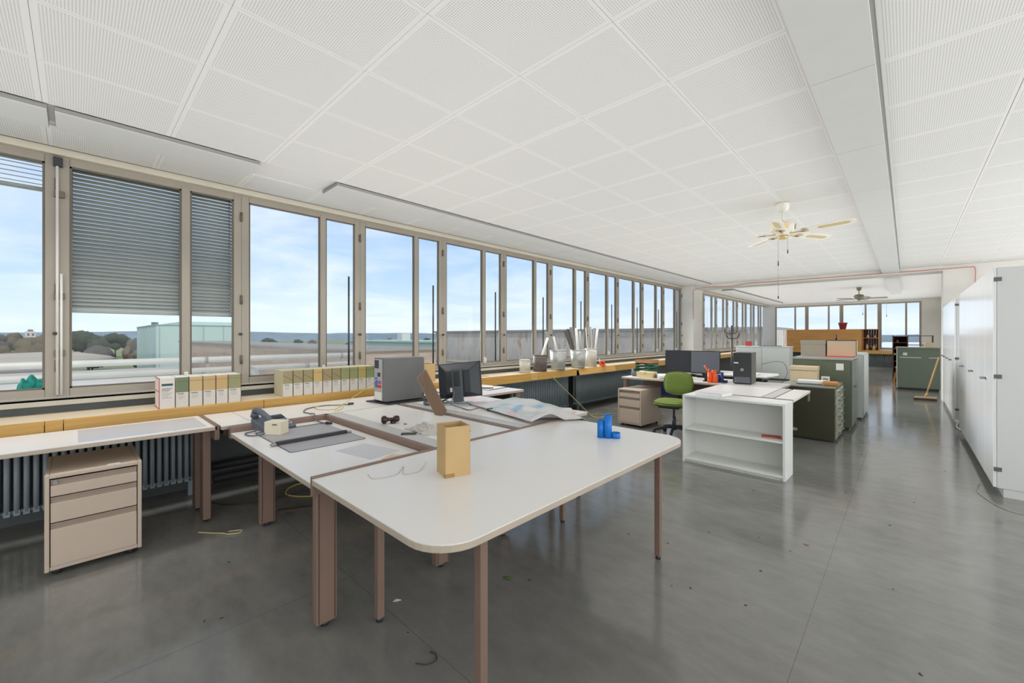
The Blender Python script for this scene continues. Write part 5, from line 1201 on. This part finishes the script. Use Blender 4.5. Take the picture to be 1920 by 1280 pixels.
# dark rack + sage cabinet + broom
o = thing('storage_rack', 'dark wooden rack of pigeonholes near the end windows', 'rack', (-0.32, 17.4, 0))
MB().box(0, 0, 0, 0.025, 0.45, 1.42).box(0.33, 0, 0, 0.355, 0.45, 1.42).box(0.87, 0, 0, 0.895, 0.45, 1.42).build('upright', darkwood, o)
Box(0.025, 0.43, 0.0, 0.33, 0.445, 1.4).build('back_panel', mat('rack_back', (48, 34, 30), 0.7), o)
for k in range(8): Box(0.0255, 0, 0.05 + 0.19 * k, 0.3295, 0.43, 0.068 + 0.19 * k).build('shelf', darkwood, o)
for z in (1.40, 1.12): Box(0.3555, 0, z, 0.8695, 0.45, z + 0.018).build('rail_shelf', darkwood, o)
Box(0.60, 0.0, 1.138, 0.62, 0.45, 1.40).build('divider', darkwood, o)
for k in range(6):
    x = 0.05 + 0.045 * k
    tag(Box(0, 0, 0, 0.035 + 0.03 * (k % 2) * 0, 0.22, 0.012 + 0.01 * k).build('paper_bundle', [paper, card_lt, mat('rust_paper', (176, 110, 70), 0.7)][k % 3], None, loc=(-0.28 + 0.03 * (k % 3), 17.46, 0.0685 + 0.19 * (k + 1)), rot=(0, 0, 0.1 * (k % 2))), 'small paper bundle in a pigeonhole of the dark rack', 'paper bundle', 'bundles in the dark rack')
o = thing('board_stack', 'orange-brown boards leaning low against the dark rack', 'board', (-0.30, 16.6, 0), 0)
for k in range(2): MB().box(0, -0.28, 0, 0.018, 0.28, 0.48, T(0.03 * k, 0, 0) @ R(math.radians(8 - 4 * k), 'Y')).build('board', orange_ply, o)
o = thing('flat_file_cabinet', 'sage green metal cabinet with white edging and drawer slots', 'cabinet', (0.19, 15.2, 0))
Box(-0.37, -0.28, 0.06, 0.42, 0.35, 1.09).build('carcass', sage, o, 0.004); Box(-0.39, -0.30, 1.0905, 0.44, 0.37, 1.115).build('top_plate', mat('grey_top', (164, 168, 160), 0.4), o, 0.003)
Box(-0.385, -0.285, 0.05, -0.3705, 0.35, 1.09).build('white_edge', white_paint, o); Box(-0.35, -0.26, 0, 0.4, 0.33, 0.06).build('plinth', dark_met, o)
for a, b in ((-0.33, 0.08), (0.22, 0.40)): Box(a, -0.2875, 0.84, b, -0.2803, 0.855).build('slot_trim', white_paint, o)
Box(-0.26, -0.2815, 0.90, -0.18, -0.2803, 0.97).build('paper_notice', paper, o)
tag(Box(-0.09, -0.06, 0, 0.09, 0.06, 0.12).build('small_carton', card_lt, None, 0.003, (0.42, 15.02, 1.116)), 'small pale carton on the sage green cabinet', 'box')
o = thing('push_broom', 'wooden push broom leaning on the white cabinets', 'broom', (0.30, 12.75, 0), 0.1)
Box(-0.17, -0.035, 0.045, 0.17, 0.035, 0.085).build('head', mat('broom_wood', (206, 170, 124), 0.6), o, 0.008); MB().prism([(-0.19, -0.04), (0.17, -0.04), (0.17, 0.04), (-0.19, 0.04)], 0, 0.045).build('bristles', dark_met, o)
MB().cyl((0, 0, 0.085), (0.2, -0.02, 0.95), 0.014, n=10).build('handle', mat('broom_handle', (212, 168, 110), 0.5), o); MB().cyl((-0.005, 0, 0.08), (0.025, 0, 0.17), 0.022, 0.018, n=10).build('socket', mat('broom_wood', (206, 170, 124), 0.6), o)

# ------------------------------------------------------------------ tall white cabinets
cab_w = mat('cabinet_white', (240, 241, 241), 0.16)
hinge_m = mat('hinge_grey', (110, 112, 112), 0.4, 0.5)
def tall_cab(label, y0, y1, xf, doors, h=2.0, group=None, hinges=False):
    o = thing('tall_cabinet', label, 'cabinet', (xf, y0, 0), group=group)
    L = y1 - y0; d = 0.46
    MB().box(0.022, 0.002, 0.075, d, L - 0.002, h).build('carcass', mat('cabinet_side', (222, 223, 221), 0.4), o, 0.002)
    Box(0.06, 0.01, 0, d - 0.01, L - 0.01, 0.075).build('plinth', mat('cabinet_side', (222, 223, 221), 0.4), o)
    dw = L / doors
    for k in range(doors):
        dr = Box(0, k * dw + 0.002, 0.08, 0.020, (k + 1) * dw - 0.002, h - 0.003).build('door', cab_w, o, 0.002)
        hy = (k + 1) * dw - 0.05 if k % 2 == 0 else k * dw + 0.05
        if k % 2 == 0 or doors % 2:
            hd = MB().cyl((0.0, hy, 1.0), (-0.035, hy, 1.0), 0.012, n=10).cyl((-0.035, hy + 0.01, 1.0), (-0.035, hy - 0.09, 1.0), 0.009, n=8).build('handle', steel, dr)
        for z in (0.22, 1.03, h - 0.12):
            yy = k * dw - 0.002 if k % 2 == 0 else (k + 1) * dw - 0.02
            if k == 0 and hinges: Box(0.004, -0.004, z, 0.05, 0.0015, z + 0.035).build('hinge', hinge_m, dr)
    return o
XC = 0.55
cabs = ['tall white cabinet at the end of the row, its grey side panel showing', 'middle white cabinet of the first three', 'third white cabinet, next to the gap with open shelves']
ye = [5.55, 6.62, 7.69, 8.76]
for k in range(3): tall_cab(cabs[k], ye[k], ye[k + 1], XC, 2, hinges=(k == 0))
o = thing('open_shelf', 'white open shelf unit set back in the gap between tall cabinets', 'shelf', (0.62, 8.80, 0))
MB().box(0, 0, 0.05, 0.02, 0.02, 0.98).box(0, 0.74, 0.0, 0.40, 0.76, 0.98).box(0.38, 0, 0, 0.40, 0.74, 0.98).build('frame', cab_w, o)
for z in (0.09, 0.52, 0.96): Box(0.0205, 0.0, z, 0.379, 0.739, z + 0.02).build('shelf', cab_w, o)
cable('floor_cable', 'bundle of pale cable on the floor in the cabinet gap', [(0.57, 9.0, 0.01), (0.60, 9.2, 0.06), (0.58, 9.3, 0.10), (0.55, 9.2, 0.03), (0.58, 9.05, 0.02), (0.6, 9.3, 0.01)], 0.008, paper, 6)
yb = [9.62, 10.33, 11.04, 11.75, 12.46]
labs = ['white cabinet right after the open shelf gap', 'second white cabinet after the open shelf gap', 'third white cabinet after the open shelf gap', 'last white cabinet against the cross wall, behind the broom handle']
for k in range(4): tall_cab(labs[k], yb[k], yb[k + 1], XC, 1, hinges=(k == 0))
cable('floor_cable', 'thin wires lying on the floor in front of the end cabinet', [(0.50, 5.9, 0.004), (0.46, 5.6, 0.004), (0.52, 5.3, 0.004), (0.6, 5.15, 0.004), (0.75, 5.1, 0.004)], 0.003, mat('wire_pale', (190, 184, 170), 0.5), 7)

# ------------------------------------------------------------------ litter on the floor
lit = [(-3.50, 0.74, 'string'), (-1.5, 1.04, 'hook'), (-1.97, 1.17, 'petal'), (-0.49, 3.38, 'leaf'), (-1.67, 1.80, 'twig')]
cable('string_scrap', 'pale knotted scrap of string on the floor near the pedestal', [(-3.66, 0.60, 0.004), (-3.58, 0.66, 0.004), (-3.50, 0.72, 0.006), (-3.46, 0.74, 0.006), (-3.43, 0.80, 0.005), (-3.47, 0.82, 0.005), (-3.51, 0.75, 0.006)], 0.0035, mat('string_cream', (208, 196, 150), 0.7), 6)
cable('string_scrap', 'dark hooked wire scrap on the floor below the cream table', [(-1.52, 1.00, 0.003), (-1.48, 1.03, 0.003), (-1.47, 1.07, 0.003), (-1.50, 1.09, 0.003), (-1.53, 1.08, 0.003)], 0.002, dark_met, 6)
leaf_m = mat('dry_leaf', (176, 126, 72), 0.8)
def leaf(label, x, y, s, m, a):
    M = T(0, 0, 0.003) @ R(a, 'Z')
    o = MB().quad([M @ Vector(p) for p in ((-s, 0, 0), (-0.3 * s, -0.45 * s, 0.004), (0.5 * s, -0.35 * s, 0.006), (s, 0, 0.002), (0.5 * s, 0.35 * s, 0.003), (-0.3 * s, 0.45 * s, 0.005))]).build('dry_leaf', m, None, loc=(x, y, 0))
    so = o.modifiers.new('solid', 'SOLIDIFY'); so.thickness = 0.002
    tag(o, label, 'leaf')
leaf('tiny orange dry leaf alone in the open floor aisle', -0.49, 3.38, 0.018, leaf_m, 0.4)
leaf('white paper petal on the floor under the cream table', -1.95, 1.17, 0.022, paper, 1.0)
leaf('larger dry brown leaf by the radiator next to the pedestal', -4.45, -0.02, 0.05, leaf_m, 0.2)
leaf('smaller dry brown leaf by the radiator next to the pedestal', -4.42, -0.12, 0.045, leaf_m, 1.2)
leaf('green leaf scrap on the floor under the cream table', -1.67, 1.72, 0.03, mat('leaf_green', (92, 120, 50), 0.7), 0.2)
rr = random.Random(11)
mbd = MB()
for k in range(70):
    x = rr.uniform(-3.4, 0.4); y = rr.uniform(0.2, 5.2) if rr.random() < 0.75 else rr.uniform(5, 9)
    s = rr.uniform(0.003, 0.009); a = rr.uniform(0, 6)
    M = T(x, y, 0.0005) @ R(a, 'Z')
    mbd.prism([(-s, -s * 0.5), (s, -s * 0.3), (s * 0.7, s * 0.5), (-s * 0.6, s * 0.4)], 0, 0.0025, M)
tag(mbd.build('floor_debris', mat('debris', (70, 64, 56), 0.8)), 'scattered dark crumbs and grit on the floor', 'debris', kind='stuff')

# ------------------------------------------------------------------ outdoors
ground = struct('ground', Box(-1600, -900, -9.2, -30, 1600, -9.0), mat('ground_field', (128, 136, 96), 0.9, var=0.25, scale=0.02), 'distant fields and land beyond the factory roofs', 'ground')
def hills():
    mb = MB(); n = 260; rad = 1150
    for i in range(n + 1):
        a = math.radians(-20 - 0 + 0) + i / n * math.radians(165)
        ang = math.radians(60) + i / n * math.radians(150)      # from +Y side round to -X and behind
        c, s = math.cos(ang), math.sin(ang)
        hh = 7 + 7 * mnoise.noise(Vector((i * 0.03, 3.1, 0))) + 2.0 * mnoise.noise(Vector((i * 0.25, 1.0, 5)))
        if math.degrees(ang) > 150: hh += 9 * math.exp(-((math.degrees(ang) - 168) / 9) ** 2)
        for r_, z in ((rad - 160, -9.0), (rad, hh), (rad + 220, -9.0)): mb.v.append((r_ * c, r_ * s, z))
    for i in range(n):
        for j in range(2):
            a = i * 3 + j; mb.f.append((a, a + 1, a + 4, a + 3)); mb.sm.append(True)
    return struct('hills', mb, mat('hill_haze', (124, 142, 152), 0.95, var=0.18, scale=0.02), 'long low wooded ridge on the horizon, haze tint in its colour', 'hills')  # blue-grey distance haze put into the ridge colour
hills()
tree_ms = [mat('tree_dark', (62, 72, 58), 0.95, var=0.4, scale=0.6), mat('tree_brown', (104, 94, 76), 0.95, var=0.35, scale=0.6), mat('tree_purple', (92, 86, 84), 0.95, var=0.3, scale=0.6)]
trunk_m = mat('trunk', (84, 72, 60), 0.9)
def crown_mesh(seed, col=9):
    mb = MB(); rr = random.Random(seed)
    for q in range(7):
        c = Vector((rr.uniform(-.5, .5), rr.uniform(-.5, .5), rr.uniform(-.35, .45))); r0 = rr.uniform(.35, .6)
        b = len(mb.v); nu, nv = 9, 6
        for i in range(nv + 1):
            th = PI * i / nv
            for j in range(nu):
                ph_ = 2 * PI * j / nu
                d = Vector((math.sin(th) * math.cos(ph_), math.sin(th) * math.sin(ph_), math.cos(th)))
                r_ = r0 * (1 + 0.35 * mnoise.noise(d * 2.5 + c * 9))
                mb.v.append(tuple(c + d * r_))
        for i in range(nv):
            for j in range(nu):
                a = b + i * nu + j; e = b + i * nu + (j + 1) % nu
                mb.f.append((a, a + nu, e + nu, e)); mb.sm.append(True)
    return mb
crowns = []
for k in range(3):
    for v in range(2):
        me = crown_mesh(k * 7 + v).mesh('crown'); me.materials.append(tree_ms[k]); crowns.append((k, me))
trunk_me = MB().cyl((0, 0, 0), (0, 0, 1), 0.08, 0.05, n=6).mesh('trunk'); trunk_me.materials.append(trunk_m)
rt = random.Random(21)
tlab = ['dark evergreen tree in the belt beyond the roofs', 'bare brownish tree in the belt beyond the roofs', 'dull purple-grey tree in the belt beyond the roofs']
def tree(az, dist, hgt, kk, group='trees beyond the factory roofs', lab=None):
    x, y = dist * math.cos(az), dist * math.sin(az)
    k, me = crowns[kk]
    o = thing('tree', lab or tlab[k], 'tree', (x, y, -9.0), rt.uniform(0, 6), group + (', ' + ['evergreen', 'bare brown', 'purple-grey'][k]))
    c = bpy.data.objects.new('crown', me); C.objects.link(c); c.parent = o; c.location = (0, 0, hgt * 0.62); c.scale = (hgt * 0.45, hgt * 0.45, hgt * 0.42)
    t_ = bpy.data.objects.new('trunk', trunk_me); C.objects.link(t_); t_.parent = o; t_.scale = (hgt * 0.35, hgt * 0.35, hgt * 0.5)
spots = []
def free(x, y, r):
    if any((x - a) ** 2 + (y - b) ** 2 < (r + c) ** 2 for a, b, c in spots): return False
    spots.append((x, y, r)); return True
n_ = 0
while n_ < 60:
    deg = rt.uniform(112, 188); dist = rt.uniform(170, 330); az = math.radians(deg)
    hgt = rt.uniform(8, 9.8) if deg < 176 else rt.uniform(10.5, 13)
    if not free(dist * math.cos(az), dist * math.sin(az), hgt * 0.55): continue
    tree(az, dist, hgt, rt.randrange(6)); n_ += 1
n_ = 0
while n_ < 10:
    az = math.radians(rt.uniform(174, 187)); dist = rt.uniform(125, 165); hgt = rt.uniform(8.5, 11.8)
    if not free(dist * math.cos(az), dist * math.sin(az), hgt * 0.5): continue
    tree(az, dist, hgt, rt.choice((2, 3, 4))); n_ += 1
roofm = mat('house_roof', (140, 104, 86), 0.9, var=0.1); housem = mat('house_wall', (222, 214, 200), 0.9)
for k in range(12):
    while True:
        az = math.radians(rt.uniform(120, 174)); dist = rt.uniform(140, 240)
        if free(dist * math.cos(az), dist * math.sin(az), 9): break
    o = thing('house', ['small pale house with a low brown roof among the far trees'][0], 'house', (dist * math.cos(az), dist * math.sin(az), -9.0), rt.uniform(0, 3), 'small houses among the far trees')
    hgt = rt.uniform(3.5, 5); w = rt.uniform(4, 7)
    Box(-w, -4, 0, w, 4, hgt).build('wall', housem, o)
    MB().prism([(-4.4, hgt), (4.4, hgt), (0, hgt + 1.8)], -w - 0.4, w + 0.4, R(PI / 2, 'Z') @ R(PI / 2, 'X')).build('roof', roofm, o)
    for i in range(3): Box(-w + 1.2 + i * (2 * w - 2.4) / 2 - 0.5, -4.03, 1.2, -w + 1.2 + i * (2 * w - 2.4) / 2 + 0.5, -4.0, 2.6).build('window', dark_met, o)
# tower block far left
az = math.radians(90) + YAW + math.atan((960 - 57) / 778.0)
o = thing('apartment_tower', 'pale apartment tower with stepped top on the skyline', 'building', (420 * math.cos(az), 420 * math.sin(az), -9.0), az)
Box(-2.3, -2.3, 0, 2.3, 2.3, 13.6).build('wall', mat('tower_pale', (206, 196, 190), 0.9), o); Box(-1.2, -1.2, 13.6, 1.2, 1.2, 14.8).build('roof_block', mat('tower_cap', (120, 116, 116), 0.9), o)
for i in range(4):
    for j in range(2): Box(-2.35, -1.6 + 2.0 * j, 1 + 3.2 * i, -2.3, -0.6 + 2.0 * j, 2.6 + 3.2 * i).build('window', grey_pl, o)
# mint factory building
mint = mat('mint_cladding', (184, 204, 196), 0.6, var=0.05, scale=0.4, stretch=(1, 1, 0.05)); mint_d = mat('mint_fascia', (158, 182, 176), 0.6)
o = thing('factory_building', 'mint green clad factory block with a raised rear part', 'building', (-78.6, 8.0, -9.0))
# camera looks along (-1.4,-0.0): front corner
Box(-27, 0.0, 0, 0, 10.5, 12.05).build('main_block', mint, o); Box(-29, 3.2, 12.05, -2, 10.5, 12.65).build('raised_block', mint, o)
MB().box(-27.1, -0.1, 12.0, 0.1, 10.6, 12.12).build('roof_edge', mint_d, o)
for k in range(4): Box(0.0, 0.3 + 2.6 * k, 0.5, 0.06, 0.42 + 2.6 * k, 12.0).build('cladding_rib', mint_d, o)
for k in range(9): Box(-26.5 + 2.7 * k, -0.06, 0.5, -26.38 + 2.7 * k, 0.0, 12.0).build('cladding_rib', mint_d, o)
Box(-12, 0.6, 12.12, -11, 1.4, 12.7).build('roof_vent', grey_pl, o)
# brown brick block
brick = mat('brown_brick', (178, 158, 140), 0.95, var=0.16, scale=1.2, stretch=(0.5, 1, 3))
o = thing('brick_building', 'long low brown brick building outside the windows', 'building', (-37.5, 8.0, -9.0))
Box(-21.5, 0, 0, 21, 4.0, 9.75).build('wall', brick, o); Box(-21.6, -0.1, 9.75, 21.1, 4.1, 9.86).build('coping', mat('coping', (150, 146, 138), 0.9), o)
Box(-23.2, 0.2, 5.0, -21.5, 2.0, 9.3).build('annex', mint_d, o)
# grey flat roof with skylights and low mint hall
gravel = mat('gravel_roof', (158, 150, 140), 0.95, var=0.12, scale=2.0)
o = thing('flat_roof_hall', 'grey flat-roofed hall with white dome skylights', 'building', (-30, 18.4, -9.0))
Box(-16, -6.2, 0, 22, 6.2, 8.2).build('hall', gravel, o)
for k in range(3): Box(-16, -3.5 + 3.2 * k, 8.2, 22, -3.3 + 3.2 * k, 8.32).build('roof_kerb', mat('coping', (150, 146, 138), 0.9), o)
for k in range(2): MB().lathe([(0.9, 0), (0.8, 0.15), (0.45, 0.28), (0, 0.3)], 14, T(-13 + 2.6 * k, 5.0, 8.2)).build('skylight', white_paint, o)
o = thing('factory_hall', 'long low mint green hall behind the grey roof', 'building', (-50, 50, -9.0))
Box(-45, -6, 0, 45, 6, 9.2).build('wall', mint_d, o); Box(-45.1, -6.1, 9.2, 45.1, 6.1, 9.5).build('roof_edge', mint, o)
for k in range(4): Box(-30 + 17 * k, -2, 9.5, -28 + 17 * k, 0, 11.0).build('roof_vent', mat('vent_pale', (200, 200, 196), 0.8), o)
# concrete wing of this building
o = thing('concrete_wing', 'weathered concrete wing with brown stains beside the windows', 'building', (-20, 25.2, -9.0))
Box(-14.7, 0, 0, 14.8, 6, 10.75).build('wall', concrete, o); Box(-14.8, -0.15, 10.75, 14.8, 6.1, 10.9).build('coping', mat('coping', (150, 146, 138), 0.9), o)
Box(-14.7, -0.06, 7.6, 14.8, 0.0, 7.75).build('ledge_line', mat('coping', (150, 146, 138), 0.9), o)
# brown-grey domed roof left
o = thing('factory_roof', 'wide grey-brown factory roof with white dome skylights', 'building', (-85, -16, -9.0))
Box(-25, -45, 0, 28, 14, 7.3).build('hall', mat('roof_brown', (150, 140, 132), 0.95, var=0.1, scale=0.5), o)
MB().lathe([(7, 0), (6.2, 0.5), (3.5, 1.0), (0, 1.15)], 24, T(8, 13.0, 7.3)).build('roof_mound', mat('roof_mound', (176, 168, 156), 0.95), o)
for (x, y) in ((6, 1), (10, 3), (12, 4.5)): MB().lathe([(1.2, 0), (1.1, 0.3), (0.6, 0.55), (0, 0.6)], 14, T(x, y, 7.3)).build('skylight', white_paint, o)
# white low building
o = thing('low_white_building', 'low white building with small windows below the pipes', 'building', (-45, 0, -9.0))
Box(-8, -30, 0, 0, 7.6, 7.2).build('wall', mat('render_white', (214, 210, 206), 0.9, var=0.05, scale=0.5), o); Box(-8.1, -30.1, 7.2, 0.1, 7.7, 7.34).build('roof_edge', mat('roof_edge_pale', (190, 186, 180), 0.8), o)
for k in range(3): Box(0.0, -3.4 + 3.4 * k, 5.6, 0.05, -1.2 + 3.4 * k, 6.7).build('panel', mat('panel_pale', (226, 226, 228), 0.8), o)
for k in range(2): Box(0.05, -5.9 + 0.9 * k, 5.9, 0.1, -5.3 + 0.9 * k, 6.5).build('window', grey_pl, o)
# service pipes outside
pipe_m = mat('pipe_lagging', (214, 208, 196), 0.5, 0.1, var=0.06, scale=3)
def pipe(x, z, r_, y0, y1, label):
    o = thing('service_pipe', label, 'pipe', (x, y0, 0))
    MB().cyl((0, 0, z), (0, y1 - y0, z), r_, n=16).build('pipe', pipe_m, o)
    for k in range(int((y1 - y0) / 3.5) + 1):
        y = 0.8 + 3.5 * k
        Box(-0.03, y, -9, 0.03, y + 0.06, z - r_ + 0.01).build('post', mat('post_grey', (150, 146, 140), 0.6), o)
        MB().lathe([(r_ + 0.006, -0.03), (r_ + 0.012, -0.03), (r_ + 0.012, 0.03), (r_ + 0.006, 0.03)], 16, T(0, y, z) @ R(PI / 2, 'X')).build('clamp', mat('post_grey', (150, 146, 140), 0.6), o)
pipe(-13.0, 0.80, 0.075, -9, 6.2, 'upper thick pale service pipe outside the shaded window')
pipe(-10.2, 0.73, 0.035, -8, 4.8, 'thin middle service pipe outside the shaded window')
pipe(-9.0, 0.80, 0.048, -8, 3.6, 'lower pale service pipe outside the shaded window')
o = thing('vent_elbow', 'white gooseneck vent pipe outside the second window', 'pipe', (-6.6, 1.62, -2.0))
MB().tube(smooth_curve([(0, 0, 0), (0, 0, 2.82), (0, 0.02, 2.90), (0, 0.06, 2.93), (0, 0.10, 2.90), (0, 0.12, 2.84), (0, 0.12, 2.76)], 6), 0.045, 12).build('elbow', white_paint, o)
crumple('tarpaulin', 'teal tarpaulin bundle outside the first window', 'tarpaulin', (-5.62, -0.255, 0.84), 0.12, 0.105, 0.17, mat('tarp_teal', (40, 190, 170), 0.5, var=0.3, scale=14), 9, plateau=True)
o = struct('outer_sill', Box(-5.9, YB, 0.70, WX - 0.201, 12.4, 0.84), mat('outer_sill_zinc', (170, 170, 166), 0.5), 'zinc outer ledge below the windows', 'sill')
